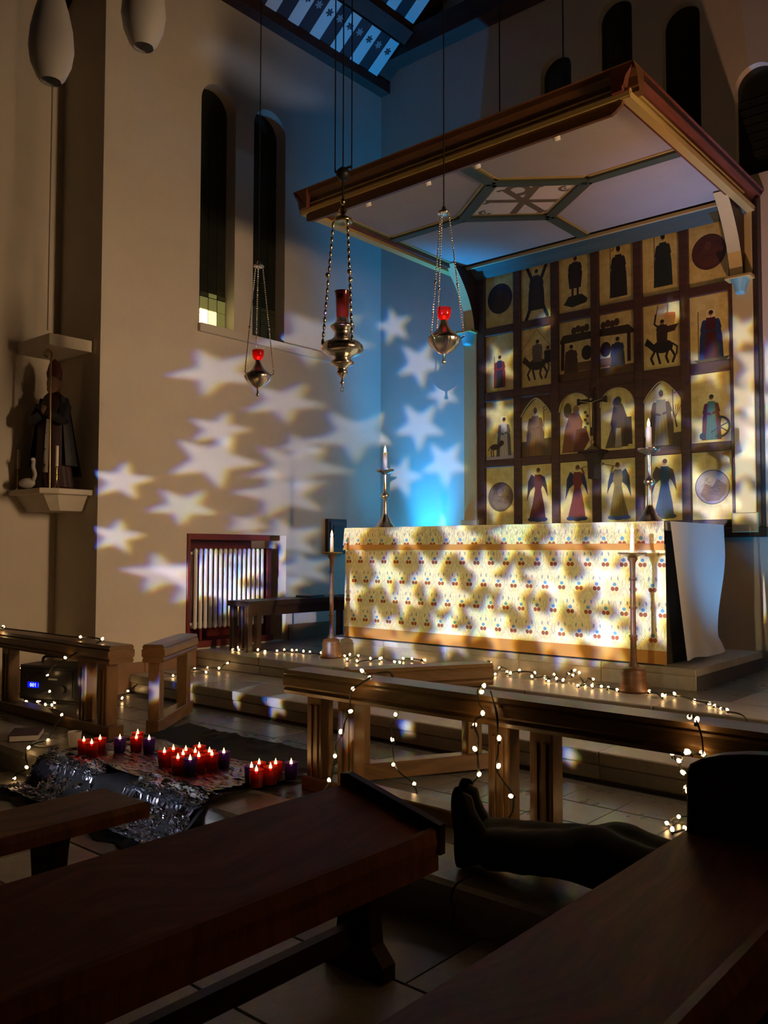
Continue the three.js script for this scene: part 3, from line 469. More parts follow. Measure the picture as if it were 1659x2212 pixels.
  // crucifix on its bracket
  const br = part('crucifix_bracket', [B(-3.99, -3.75, 2.34, 2.365, z0 - 0.01, z0 + 0.16, 0.006), extrude([[-0.09, 0], [-0.035, -0.09], [-0.03, -0.25], [0.03, -0.25], [0.035, -0.09], [0.09, 0]], 0.12).translate(-3.87, 2.34, z0)], M.darkWood, R);
  const cr = thing('altar_crucifix', 'dark standing crucifix on the bracket before the gilded panels', 'crucifix', [-3.87, 2.366, Z + 0.085]);
  part('foot', lathe([[0, 0], [0.055, 0], [0.055, 0.012], [0.03, 0.03], [0.012, 0.05], [0.018, 0.075], [0.02, 0.085], [0.01, 0.1], [0.016, 0.125], [0.016, 0.135], [0.009, 0.15], [0, 0.15]], 20), M.brassDull, cr);
  part('cross', [B(-0.019, 0.019, 0.14, 0.6, -0.012, 0.012), B(-0.15, 0.15, 0.46, 0.5, -0.012, 0.012), B(-0.028, 0.028, 0.575, 0.605, -0.014, 0.014), B(-0.155, -0.13, 0.45, 0.51, -0.014, 0.014), B(0.13, 0.155, 0.45, 0.51, -0.014, 0.014)], M.darkWood, cr);
  part('corpus', [rod([0, 0.33, 0.02], [0, 0.46, 0.022], 0.013, 0.018), rod([0, 0.22, 0.018], [0, 0.34, 0.022], 0.008, 0.013), ball(0.016, 0.004, 0.49, 0.026), rod([0, 0.455, 0.022], [-0.12, 0.485, 0.018], 0.007, 0.005), rod([0, 0.455, 0.022], [0.12, 0.485, 0.018], 0.007, 0.005)], M.brassDull, cr);
}
// ---------------------------------------------------------------- canopy
{
  const C = thing('altar_canopy', 'square timber canopy with painted underside projecting over the altar', 'canopy', [-3.887, 4.3, ZB]);
  const x0 = -1.58, x1 = 1.58, zf = 2.625, T = 0.24, s = 0.12;          // local: y 0 is 4.3
  const crown = [[0, 0.237], [-0.02, 0.237], [-0.028, 0.2], [-0.06, 0.16], [-0.075, 0.105], [-0.085, 0.1], [-0.085, 0.07], [-0.16, 0.07], [-0.16, 0.235]];   // (out, y)
  const redLitWood = std([0.2, 0.05, 0.03], 0.55, { map: woodMap });  // red light on the cornice sides put into the wood colour
  part('front_cornice', alongX(crown.map(([o, y]) => [zf + o, y]), x0, x1), M.brownWood, C);
  part('side_cornice', alongZ(crown.map(([o, y]) => [x1 + o, y]), 0, zf - 0.01), redLitWood, C);
  part('side_cornice', alongZ(crown.map(([o, y]) => [x0 - o, y]), 0, zf - 0.01), redLitWood, C);
  part('gilt_fillet', [alongX([[zf - 0.05, 0.045], [zf - 0.045, 0.075], [zf - 0.06, 0.098], [zf - 0.1, 0.09], [zf - 0.1, 0.05]], x0 + 0.05, x1 - 0.05)], M.gilt, C);
  for (const q of [1, -1]) part('gilt_fillet', alongZ([[0.05, 0.035], [0.045, 0.07], [0.06, 0.098], [0.12, 0.09], [0.12, 0.04]].map(([o, y]) => [q > 0 ? x1 - o : x0 + o, y]), 0.02, zf - 0.06), M.gilt, C);
  part('top_board', B(x0 + 0.02, x1 - 0.02, 0.2, 0.236, 0.0, zf - 0.03), M.darkWood, C);
  part('valance', extrude([[x0 + 0.1, 0.05], [x0 + 0.1, -0.02], [x0 + 0.14, -0.035], [x1 - 0.19, -0.035], [x1 - 0.16, -0.02], [x1 - 0.12, 0.01], [x1 - 0.1, 0.05]], 0.03).translate(0, 0, zf - 0.1), M.brownWood, C);
  // underside: four fields, ribs, and the chi-rho lozenge
  const L = x0 + 0.12, Rr = x1 - 0.12, zb = 0.36, zt = zf - 0.12, cx = 0.03, cz = (zb + zt) / 2 + 0.02, dx = 0.62, dz = 0.46, yS = 0.115;
  const flat = (pts, y, t) => basis(extrude(pts, t), [1, 0, 0], [0, 0, 1], [0, -1, 0], [0, y + t, 0]);   // (x, z) polygon, lower face at y
  const fields = [[[L, zt], [cx, zt], [cx, cz + dz], [cx - dx, cz], [L, cz]], [[Rr, zt], [Rr, cz], [cx + dx, cz], [cx, cz + dz], [cx, zt]], [[L, zb], [L, cz], [cx - dx, cz], [cx, cz - dz], [cx, zb]], [[Rr, zb], [cx, zb], [cx, cz - dz], [cx + dx, cz], [Rr, cz]]];
  for (const f of fields) part('soffit_panel', flat(f, yS, 0.02), M.soffit, C);
  const bar = (a, b, w, t, y) => { const D = new THREE.Vector2(b[0] - a[0], b[1] - a[1]), n = new THREE.Vector2(-D.y, D.x).normalize().multiplyScalar(w / 2); return flat([[a[0] + n.x, a[1] + n.y], [b[0] + n.x, b[1] + n.y], [b[0] - n.x, b[1] - n.y], [a[0] - n.x, a[1] - n.y]], y, t); };
  const ribs = [[[cx - dx, cz], [L, cz]], [[cx + dx, cz], [Rr, cz]], [[cx, cz + dz], [cx, zt]], [[cx, cz - dz], [cx, zb]], [[cx - dx, cz], [cx, cz + dz]], [[cx, cz + dz], [cx + dx, cz]], [[cx + dx, cz], [cx, cz - dz]], [[cx, cz - dz], [cx - dx, cz]], [[L, zb], [L, zt]], [[Rr, zb], [Rr, zt]], [[L, zt], [Rr, zt]]];
  for (const [a, b] of ribs) { const r = part('rib', bar(a, b, 0.09, 0.03, yS - 0.028), M.green, C); part('rib_bead', [bar(a, b, 0.14, 0.012, yS - 0.008)], M.gilt, r); }
  const chi = canvasTex(512, 384, (c, w, h) => {
    c.fillStyle = '#cfc4b8'; c.fillRect(0, 0, w, h); c.strokeStyle = '#6a5a44'; c.fillStyle = '#6a5a44'; c.lineCap = 'butt'; c.lineWidth = 26;
    const ln = (a, b, d, e) => { c.beginPath(); c.moveTo(a, b); c.lineTo(d, e); c.stroke(); };
    ln(150, 120, 362, 290); ln(150, 290, 362, 120); ln(256, 75, 256, 330); c.lineWidth = 22; c.beginPath(); c.arc(288, 112, 36, -2.4, 2.2); c.stroke();
    c.lineWidth = 12; for (const [x, y] of [[145, 118], [145, 292], [367, 292], [367, 118]]) { c.beginPath(); c.arc(x, y, 18, 0.4, 5); c.stroke(); }
    ln(226, 334, 286, 334); ln(226, 76, 250, 76); for (const [x, y] of [[90, 205], [420, 205]]) { c.beginPath(); c.arc(x, y, 18, 0.8, 5.4); c.stroke(); c.beginPath(); c.arc(x, y, 6, 0, 7); c.fill(); }
  });
  const lz = flat([[cx - dx + 0.05, cz], [cx, cz + dz - 0.04], [cx + dx - 0.05, cz], [cx, cz - dz + 0.04]], yS - 0.006, 0.01), u = lz.attributes.uv, p = lz.attributes.position;
  for (let i = 0; i < u.count; i++) u.setXY(i, (p.getX(i) - cx + dx) / (2 * dx), (p.getZ(i) - cz + dz) / (2 * dz));
  part('chi_rho_panel', lz, std(0xffffff, 0.8, { map: chi }), C, true);
  part('back_cornice', [alongX([[0.1, 0.14], [0.1, 0.02], [0.16, 0.03], [0.2, 0.07], [0.27, 0.09], [0.3, 0.1], [0.3, 0.14]], L, Rr)], std([0.06, 0.09, 0.08], 0.6), C);
  part('back_bead', [alongX([[0.29, 0.085], [0.315, 0.085], [0.315, 0.115], [0.29, 0.115]], L, Rr)], M.giltPale, C);
  for (const q of [1, -1]) {
    const X = q > 0 ? 1.34 : -1.46, pts = [[0.1, -0.53], [0.17, -0.53]], edge = [];
    for (let k = 0; k <= 10; k++) { const t = k / 10; edge.push([0.17 + 0.36 * t * t * 0.9 + 0.05 * t, -0.53 + 0.63 * t]); }
    const br = part('bracket', basis(extrude([[0.1, -0.53], ...edge, [0.1, 0.1]], 0.1), [0, 0, 1], [0, 1, 0], [-1, 0, 0], [X + 0.1, 0, 0]), M.darkWood, C);
    part('bracket_edge', sheet(1, 10, (a, b) => { const e = edge[Math.round(b * 10)]; return [X - 0.006 + 0.112 * a, e[1], e[0] + 0.003]; }), M.giltPale, br);
  }
  for (const x of [-0.138, 0.481]) part('suspension_rod', rod([x, 0.23, 1.535], [x, 2.65 + 0.75 * (x - 3.887 + 6.72), 1.535], 0.006), M.iron, C);
  for (const x of [-0.83, -0.2, 0.27, 0.94]) { const l = part('spotlight', [lathe([[0, 0], [0.026, 0], [0.03, 0.045], [0.016, 0.06], [0, 0.06]], 14).rotateX(0.5).translate(x, -0.035, zf - 0.16), rod([x, 0.01, zf - 0.15], [x, 0.11, zf - 0.15], 0.006)], M.white, C); }
}

// ---------------------------------------------------------------- hanging lamps
const redGlass = phy([0.75, 0.02, 0.015], 0.12, { transmission: 0.75, ior: 1.45 });
{
  const beads = (a, b, n, r) => { const o = [], A = V3(...a), D = V3(...b).sub(A), q = new THREE.Quaternion().setFromUnitVectors(V3(0, 1, 0), D.clone().normalize()), L = D.length() / n; for (let i = 0; i < n; i++) { const p = A.clone().addScaledVector(D, (i + 0.5) / n); o.push(new THREE.SphereGeometry(1, 8, 8).scale(r, L * 0.47, r).applyQuaternion(q).translate(p.x, p.y, p.z)); } o.push(rod(a, b, r * 0.3)); return o; };
  const roofY = (x) => 6.95 + 0.75 * (x + 6.72);
  {
    const g = thing('sanctuary_lamp', 'large silver hanging lamp with a dark red glass chimney', 'hanging lamp', [-3.9, 0, -4.1]);
    part('bowl', lathe([[0, 2.53], [0.012, 2.535], [0.02, 2.55], [0.037, 2.562], [0.037, 2.575], [0.03, 2.588], [0.034, 2.602], [0.05, 2.612], [0.078, 2.625], [0.078, 2.64], [0.06, 2.652], [0.056, 2.668], [0.09, 2.68], [0.126, 2.698], [0.142, 2.72], [0.14, 2.745], [0.12, 2.768], [0.075, 2.786], [0.055, 2.805], [0.052, 2.835], [0.062, 2.852], [0.08, 2.868], [0.08, 2.88], [0.06, 2.893], [0.045, 2.905], [0.04, 2.94]], 64, (r, y, a) => (y > 2.67 && y < 2.785 ? r * (1 - 0.035 * Math.abs(Math.sin(a * 9 + y * 20))) : r)), M.silver, g);
    part('finial', [lathe([[0, 2.478], [0.006, 2.48], [0.008, 2.495], [0.02, 2.503], [0.008, 2.51], [0.007, 2.53], [0, 2.532]], 14), new THREE.TorusGeometry(0.015, 0.003, 8, 20).translate(0, 2.458, 0)], M.silver, g);
    part('glass_chimney', lathe([[0.041, 2.93], [0.043, 3.0], [0.046, 3.08], [0.053, 3.11], [0.056, 3.112]], 28), phy([0.16, 0.012, 0.01], 0.15, { transmission: 0.5 }), g);
    part('crown', [lathe([[0, 3.7], [0.012, 3.69], [0.03, 3.66], [0.012, 3.63], [0.06, 3.6], [0.068, 3.585], [0.055, 3.575], [0, 3.585]], 24), lathe([[0, 3.75], [0.01, 3.74], [0.02, 3.72], [0.01, 3.7], [0, 3.7]], 14)], M.brass, g);
    for (let k = 0; k < 3; k++) { const a = k * 2.094 + 0.3, c = Math.cos(a), s = Math.sin(a); part('chain', [...beads([c * 0.132, 2.75, s * 0.132], [c * 0.062, 3.585, s * 0.062], 17, 0.011), ball(0.018, c * 0.094, 3.22, s * 0.104)], M.silver, g); }
    part('pulley', [lathe([[0, 3.86], [0.03, 3.87], [0.048, 3.9], [0.045, 3.925], [0.02, 3.95], [0, 3.955]], 20), rod([0, 3.75, 0], [0, 3.87, 0], 0.006), rod([-0.055, 3.93, 0.02], [0.06, 3.95, -0.02], 0.008)], M.iron, g);
    for (const [a, b] of [[-0.055, 0.02], [0, 0], [0.06, -0.02]]) part('suspension_cord', rod([a, 3.93, b], [a, roofY(-3.9) - 0.01, b], 0.0045), M.iron, g);
  }
  const small = (x, top, label) => {
    const g = thing('votive_lamp', label, 'hanging lamp', [x, 0, -4.1], 0, 'small hanging lamps');
    part('bowl', lathe([[0, 2.565], [0.02, 2.568], [0.05, 2.585], [0.085, 2.62], [0.1, 2.65], [0.095, 2.668], [0.07, 2.69], [0.045, 2.715], [0.028, 2.74], [0.022, 2.76], [0.02, 2.775]], 72, (r, y, a) => (y < 2.66 ? r * (1 - 0.045 * Math.abs(Math.sin(a * 14))) : r)), M.silver, g);
    part('finial', lathe([[0, 2.508], [0.012, 2.512], [0.015, 2.523], [0.008, 2.534], [0.008, 2.565], [0, 2.568]], 14), M.silver, g);
    const cup = part('glass_cup', lathe([[0, 2.768], [0.02, 2.77], [0.037, 2.79], [0.043, 2.815], [0.043, 2.847]], 24), redGlass, g);
    part('flame', ell(0.008, 0.012, 0.008, 0, 2.79, 0), std([1, 0.2, 0.1], 0.5, { emissive: lin(1, 0.12, 0.05), emissiveIntensity: 14 }), g);
    const l = new THREE.PointLight(lin(1, 0.35, 0.15), 0.03); l.position.set(0, 2.79, 0); l.shadow.radius = 0.35; l.castShadow = true; g.add(l);
    for (let k = 0; k < 3; k++) { const a = k * 2.094 - 0.5, c = Math.cos(a), s = Math.sin(a); part('chain', [...beads([c * 0.12, 2.67, s * 0.12], [c * 0.03, top, s * 0.03], 48, 0.0048), ball(0.009, c * 0.082, lerp(2.67, top, 0.42), s * 0.082), rod([c * 0.095, 2.655, s * 0.095], [c * 0.125, 2.672, s * 0.125], 0.004)], M.silver, g); }
    part('crown', lathe([[0, top + 0.05], [0.01, top + 0.045], [0.016, top + 0.025], [0.036, top + 0.012], [0.038, top], [0, top]], 16), M.silver, g);
    part('suspension_cord', rod([0, top + 0.04, 0], [0, roofY(x) - 0.01, 0], 0.004), M.iron, g);
  };
  small(-4.742, 3.46, 'small silver lamp with red cup hanging before the lancet windows');
  small(-3.062, 3.42, 'small silver lamp with red cup hanging before the blue-lit wall');
  // glass pendants of the nave
  const pend = (x, y, z, label) => {
    const g = thing('pendant_shade', label, 'pendant lamp', [x, y, z], 0, 'white nave pendants');
    part('glass_shade', lathe([[0.062, 0.0], [0.085, 0.03], [0.118, 0.11], [0.132, 0.2], [0.122, 0.32], [0.096, 0.44], [0.07, 0.53], [0.05, 0.57], [0.045, 0.57], [0.065, 0.53], [0.09, 0.44], [0.116, 0.32], [0.126, 0.2], [0.112, 0.112], [0.08, 0.035], [0.058, 0.004]], 32), phy([0.84, 0.82, 0.8], 0.5), g);
    part('cap', lathe([[0, 0.62], [0.02, 0.62], [0.055, 0.575], [0.05, 0.565], [0, 0.565]], 20), M.brassDull, g);
    part('suspension_cord', rod([0, 0.61, 0], [0, 6.95 + 0.75 * (x + 6.72) - y - 0.01, 0], 0.006), M.iron, g);
  };
  pend(-4.84, 4.215, -2.53, 'white glass pendant shade hanging lower, nearest the left edge');
  pend(-4.41, 4.42, -2.885, 'white glass pendant shade hanging higher, next to the pale wall');
}
// ---------------------------------------------------------------- communion rails and gates
{
  const prof = [[-0.085, 0.0], [0.085, 0.0], [0.095, 0.018], [0.085, 0.03], [0.1, 0.045], [0.1, 0.085], [0.088, 0.095], [0.095, 0.105], [0.08, 0.122], [-0.08, 0.122], [-0.095, 0.105], [-0.088, 0.095], [-0.1, 0.085], [-0.1, 0.045], [-0.085, 0.03], [-0.095, 0.018]];
  const postGeo = () => [B(-0.055, 0.055, 0, 0.49, -0.045, 0.045, 0.006), B(-0.03, -0.012, 0.05, 0.44, 0.045, 0.052, 0.002), B(0.012, 0.03, 0.05, 0.44, 0.045, 0.052, 0.002)];
  const rail = (label, x0, x1, posts) => {
    const g = thing('communion_rail', label, 'rail', [0, F1, -3.23]);
    part('handrail', alongX(prof.map(([z, y]) => [z, y + 0.49]), x0, x1), M.oak, g);
    part('sill_bar', B(x0 + 0.1, x1 - 0.05, 0, 0.075, -0.06, 0.06, 0.006), M.oak, g);
    for (const x of posts) part('post', postGeo().map((q) => q.translate(x, 0, 0)), M.oakV, g);
    return g;
  };
  rail('oak communion rail on the right, hung with fairy lights', -3.4, 1.15, [-3.22, -3.0, -2.09, -1.88, -0.95, -0.74, 0.2, 0.4]);
  rail('oak communion rail on the left, beside the stack of audio gear', -7.4, -5.08, [-6.95, -6.62, -5.5, -5.24]);
  const gate = (label, x, z, ang, L) => {
    const g = thing('rail_gate', label, 'gate', [x, F1, z], ang);
    part('top_bar', alongX(prof.map(([a, y]) => [a * 0.8, y + 0.485]), 0, L), M.oak, g); part('bottom_bar', B(0, L, 0.012, 0.1, -0.045, 0.045), M.oak, g);
    for (const q of [0.07, L - 0.1]) part('post', B(q - 0.045, q + 0.045, 0.1, 0.487, -0.04, 0.04), M.oakV, g);
  };
  gate('open gate leaf behind the left end of the right rail', -3.2, -3.42, Math.atan2(0.7, 0.38), 0.84);
  gate('open gate leaf at the end of the left rail', -5.0, -3.42, Math.atan2(0.6, -0.45), 0.8);
}
// ---------------------------------------------------------------- fairy lights
{
  const bulbG = new THREE.OctahedronGeometry(1, 1).scale(0.0092, 0.0132, 0.0092).translate(0, 0.012, 0), capG = uvm(cyl(0.006, 0.0055, 0.014, 0, -0.012, 0, 6));
  const string = (label, pts, lead = [], tail = [], wander = 0.01) => {
    const g = thing('fairy_light_string', label, 'fairy lights', [0, 0, 0], 0, 'strings of warm fairy lights');
    const path = [...lead]; pts.forEach((p, i) => { path.push([p[0] + rr(-wander, wander), p[1] + rr(-0.003, 0.008), p[2] + rr(-wander, wander)]); const n = pts[i + 1]; if (n) path.push([(p[0] + n[0]) / 2 + rr(-1.5, 1.5) * wander, (p[1] + n[1]) / 2 + rr(0, 0.012), (p[2] + n[2]) / 2 + rr(-1.5, 1.5) * wander]); }); path.push(...tail);
    part('cable', [tube(path, 0.0032, path.length * 6, 5), tube(path.map(([x, y, z], i) => [x + 0.006 * Math.sin(i * 2.1), y + 0.004, z + 0.006 * Math.cos(i * 1.7)]), 0.0028, path.length * 6, 5)], M.cable, g);
    for (const [k, p] of pts.entries()) {
      const b = piece('bulb', bulbG, M.bulb, g, ...p); b.rotation.set(rr(-1.2, 1.2), rr(0, 6), rr(-1.2, 1.2)); const s = piece('bulb_holder', capG, M.cable, b, 0, 0, 0);
      if (k % 6 !== 1) continue;                                     // the other bulbs light by their glow alone
      const l = new THREE.PointLight(lin(1, 0.6, 0.24), BULB); l.position.set(0, 0.012, 0); l.shadow.radius = 0.35; l.castShadow = true; b.add(l);
    }
  };
  string('fairy lights trailing over the left rail and round the audio gear', [[-6.673, 0.79, -3.2], [-6.632, 0.785, -3.14], [-5.552, 0.785, -3.2], [-5.28, 0.785, -3.2], [-5.555, 0.648, -3.1], [-6.619, 0.392, -3.52], [-7.198, 0.379, -3.6], [-7.113, 0.276, -3.6], [-7.046, 0.197, -3.6], [-7.02, 0.166, -3.56], [-6.513, 0.264, -3.5], [-6.532, 0.166, -3.56], [-6.715, 0.166, -3.5], [-6.451, 0.166, -3.49], [-6.514, 0.166, -3.47], [-6.703, 0.166, -3.5], [-6.796, 0.166, -3.464], [-5.649, 0.24, -3.12], [-5.306, 0.168, -2.831], [-5.175, 0.168, -2.64], [-5.061, 0.08, -2.59], [-5.1, 0.02, -2.52]]);
  string('fairy lights lying up the altar steps below the radiator', [[-6.315, 0.168, -4.019], [-6.64, 0.168, -4.3], [-6.505, 0.32, -4.496], [-6.24, 0.32, -4.467], [-6.27, 0.32, -4.59], [-6.435, 0.32, -4.837], [-6.156, 0.32, -4.767], [-6.441, 0.32, -5.0], [-6.263, 0.32, -4.989], [-6.197, 0.38, -5.04], [-6.364, 0.472, -5.209], [-6.261, 0.472, -5.2], [-6.393, 0.472, -5.3], [-6.1, 0.472, -5.3], [-6.05, 0.472, -5.36], [-5.95, 0.472, -5.4], [-5.9, 0.472, -5.45], [-5.85, 0.472, -5.5], [-5.8, 0.472, -5.5], [-5.7, 0.472, -5.5], [-5.62, 0.472, -5.5], [-5.5, 0.472, -5.52], [-5.51, 0.472, -5.6]]);
  string('fairy lights lying along the foot of the altar step, left half', [[-5.2, 0.472, -5.528], [-5.22, 0.472, -5.595], [-5.016, 0.472, -5.355], [-5.106, 0.472, -5.574], [-4.87, 0.472, -5.322], [-4.891, 0.472, -5.508], [-4.835, 0.472, -5.558], [-4.888, 0.472, -5.637], [-4.615, 0.472, -5.509], [-4.549, 0.472, -5.489], [-4.7, 0.472, -5.72], [-4.62, 0.472, -5.73], [-4.48, 0.472, -5.72], [-4.54, 0.472, -5.76]]);
  string('tangled heap of fairy lights before the middle of the altar', [[-3.758, 0.48, -5.502], [-3.872, 0.478, -5.715], [-3.92, 0.49, -5.74], [-3.764, 0.5, -5.599], [-3.85, 0.5, -5.73], [-3.83, 0.52, -5.72], [-3.626, 0.472, -5.487], [-3.711, 0.49, -5.68], [-3.588, 0.472, -5.586], [-3.527, 0.472, -5.542], [-3.557, 0.472, -5.714], [-3.399, 0.472, -5.688], [-3.315, 0.472, -5.509], [-3.268, 0.472, -5.612], [-3.179, 0.48, -5.478], [-3.148, 0.472, -5.456], [-3.196, 0.49, -5.614], [-3.124, 0.472, -5.527], [-3.062, 0.472, -5.494], [-3.12, 0.5, -5.682], [-3.1, 0.52, -5.72], [-3.075, 0.49, -5.66], [-3.06, 0.5, -5.74], [-2.88, 0.472, -5.485], [-2.866, 0.472, -5.36], [-2.937, 0.48, -5.692], [-2.783, 0.472, -5.406], [-2.75, 0.472, -5.47], [-2.67, 0.472, -5.4], [-2.58, 0.472, -5.37]], [], [], 0.02);
  string('fairy lights running from the right candlestick to the step edge', [[-2.4, 0.472, -5.44], [-2.258, 0.472, -5.324], [-2.297, 0.472, -5.455], [-2.224, 0.472, -5.448], [-2.06, 0.472, -5.34], [-1.958, 0.472, -5.279], [-1.892, 0.472, -5.212], [-1.827, 0.472, -5.15], [-1.775, 0.472, -5.1]], [], [[-1.65, 0.462, -5.02], [-1.6, 0.31, -4.98]]);
  string('fairy lights dangling from the left end of the right rail', [[-2.89, 0.789, -3.2], [-2.77, 0.785, -3.11], [-2.854, 0.72, -3.08], [-2.881, 0.613, -3.08], [-2.929, 0.5, -3.08], [-2.968, 0.397, -3.08], [-3.006, 0.255, -3.08], [-2.964, 0.18, -2.92]]);
  string('fairy lights dangling behind the right rail by the open gate', [[-2.824, 0.56, -3.37], [-2.821, 0.435, -3.35], [-2.817, 0.322, -3.35], [-2.687, 0.243, -3.35]], [[-2.84, 0.786, -3.25], [-2.84, 0.77, -3.35]], [[-2.62, 0.17, -3.3]]);
  string('fairy lights dangling above the upturned shoe', [[-2.116, 0.802, -3.11], [-2.125, 0.784, -3.1], [-2.104, 0.692, -3.09], [-2.147, 0.641, -3.08], [-2.133, 0.538, -3.08], [-2.122, 0.436, -3.08], [-2.19, 0.34, -3.06]]);
  string('fairy lights dangling against the paired posts behind the reclining legs', [[-2.038, 0.589, -3.115], [-2.043, 0.474, -3.11], [-1.969, 0.371, -3.11], [-1.992, 0.249, -3.11]], [[-2.09, 0.79, -3.13], [-2.05, 0.7, -3.11]], [[-1.93, 0.19, -3.08], [-1.85, 0.16, -3.05]]);
  string('fairy lights dangling from the rail beside the dark bench end', [[-1.23, 0.79, -3.14], [-1.195, 0.775, -3.11], [-1.168, 0.66, -3.12], [-1.217, 0.662, -3.11], [-1.239, 0.659, -3.11], [-1.371, 0.569, -3.37], [-1.391, 0.583, -3.37], [-1.344, 0.514, -3.38], [-1.358, 0.448, -3.4], [-1.338, 0.443, -3.4], [-1.55, 0.168, -4.0], [-1.6, 0.168, -3.94], [-1.6, 0.168, -3.82], [-1.54, 0.168, -3.72], [-1.51, 0.168, -3.79]]);
}
// ---------------------------------------------------------------- draped step with votive candles
{
  const drape = (s, lift) => { const a = 1.02, b = a + 0.13; return s < a ? [-3.68 + s, F1 + 0.012 + lift] : s < b ? (() => { const t = (s - a) / 0.13; return [-2.66 + 0.05 * Math.sin(t * 1.57), F1 + 0.012 + lift - 0.05 * (1 - Math.cos(t * 1.57))]; })() : [-2.61 + 0.62 * (s - b) + lift * 0.5, Math.max(0.008 + lift, F1 - 0.04 - 0.62 * (s - b))]; };
  const n3 = (x, y, k) => noise.noise(x * k, y * k, k * 0.37);
  const cl = single('black_drape', 'black cloth spread over the step under the red and blue candles', 'cloth', [sheet(90, 80, (u, v) => { const x = lerp(-4.95, -3.42, u) + 0.03 * n3(v, u, 5), s = 1.62 * v, [z, y] = drape(s, 0); const edge = 0.012 * Math.pow(Math.abs(2 * u - 1), 10) + 0.03 * Math.pow(1 - v, 12); return [x, y + Math.max(0, 0.02 * n3(u, v, 7) + 0.014 * n3(u, v, 19)) + (s > 1.1 ? 0.012 * Math.sin(u * 46) : 0) * 0.5 + edge, z + 0.03 * n3(u, v, 6) + (s > 1.15 ? 0.03 * Math.abs(Math.sin(u * 23)) : 0)]; })], M.blackCloth);
  const foilM = std([0.62, 0.65, 0.72], 0.17, { metalness: 1 }), foilTop = std([0.42, 0.4, 0.4], 0.3, { metalness: 0.85 });
  const n2 = (a, b, k) => noise.noise(a, b, k);
  const foil = (label, xa, xb, sa, sb, amp, mat, nu = 130, nv = 110, st = 1) => single('foil_sheet', label, 'foil', [sheet(nu, nv, (u, v) => { const w = u + 0.05 * n2(v * 5, u * 4, 2.2), s = lerp(sa, sb, v) + 0.05 * n2(u * 6, 0.3, 0.4), x = lerp(xa, xb, u) + 0.05 * n2(v * 4, 0.7, 1.1), [z, y] = drape(s, 0.02); const d = 0.75 * Math.abs(n2(w * 13, v * 4 / st, 0.5)) + 0.45 * n2(w * 26, v * 9 / st, 3.3) + 0.3 * n2(w * 55, v * 26 / st, 7.1) + 0.16 * n2(w * 100, v * 60, 9.7); return [x, y + amp * d * 0.8, z + amp * d * 1.2]; })], mat, [0, 0, 0], 0, 'silver foil on the draped step', true);
  foil('crumpled silver foil lying flat under the candle clusters', -4.85, -3.5, 0.4, 0.98, 0.02, foilTop, 130, 90, 0.4);
  foil('crumpled silver foil spilling down the step nearest the left rail', -4.95, -4.3, 0.93, 1.5, 0.04, foilM);
  foil('crumpled silver foil spilling down the step toward the middle bench', -4.0, -3.42, 0.9, 1.52, 0.045, foilM);
  const red = phy([0.32, 0.006, 0.005], 0.3, { transmission: 0.45 }), blue = phy([0.03, 0.008, 0.16], 0.3, { transmission: 0.4 });
  const spots = [[-4.706, -2.748, 0], [-4.611, -2.743, 0], [-4.679, -2.838, 0], [-4.601, -2.923, 1], [-4.54, -2.996, 0], [-4.649, -3.077, 0], [-4.455, -3.028, 1], [-4.107, -2.892, 0], [-4.128, -2.967, 0], [-4.058, -3.001, 0], [-3.985, -2.929, 0], [-3.98, -3.007, 0], [-4.068, -3.102, 0], [-3.927, -3.065, 0], [-3.857, -3.027, 0], [-3.85, -3.104, 1], [-3.937, -2.86, 0], [-3.862, -2.885, 1], [-3.885, -2.959, 0], [-3.489, -2.996, 1], [-3.414, -2.965, 0], [-3.514, -3.07, 0], [-3.45, -3.129, 0], [-3.402, -3.05, 0], [-3.39, -3.185, 1]];
  const where = (i) => (i < 3 ? 'trio left on the foil' : i < 7 ? 'row behind the left trio' : i < 19 ? 'big middle cluster' : 'group by the rail post');
  const ord = ['leftmost', 'second from left', 'third from left', 'fourth from left', 'fifth from left', 'sixth from left', 'seventh from left', 'eighth from left', 'ninth from left', 'tenth from left'];
  const across = ([x, , ], z) => (0.757 * x - 0.653 * z) / (-0.652 * x - 0.757 * z);
  const rank = (i) => spots.map((s, k) => [k, across(s, s[1])]).filter(([k]) => where(k) === where(i) && spots[k][2] === spots[i][2]).sort((a, b) => a[1] - b[1]).findIndex(([k]) => k === i);
  const alone = (i) => spots.filter((s, k) => where(k) === where(i) && s[2] === spots[i][2]).length === 1;
  spots.forEach(([x, z, c], i) => {
    const g = thing('votive_candle', (c ? 'lit blue glass candle, ' : 'lit red glass candle, ') + (alone(i) ? 'the only one' : ord[rank(i)]) + ' in the ' + where(i), 'candle', [x, F1 + 0.034, z], 0, (c ? 'blue' : 'red') + ' votive candles, ' + where(i));
    part('glass', lathe([[0.0, 0.003], [0.028, 0.003], [0.031, 0.0], [0.035, 0.03], [0.037, 0.088]], 20), c ? blue : red, g);
    part('wax', lathe([[0, 0.006], [0.026, 0.006], [0.028, 0.056], [0, 0.054]], 14), M.wax, g);
    addFlame(g, 0.066, 1.25, CANDLE);
  });
  // things left on the step beside the rail
  const bk = thing('hymn_book', 'closed dark-covered book lying on the step by the left rail', 'book', [-5.56, F1, -2.83], 0.95);
  part('pages', B(-0.085, 0.09, 0.004, 0.04, -0.125, 0.125, 0.002), M.white, bk); part('cover', [B(-0.092, 0.092, 0.04, 0.045, -0.13, 0.13, 0.002), B(-0.092, 0.092, 0, 0.005, -0.13, 0.13, 0.002), B(-0.094, -0.086, 0, 0.045, -0.13, 0.13, 0.002)], std([0.07, 0.03, 0.03], 0.6), bk);
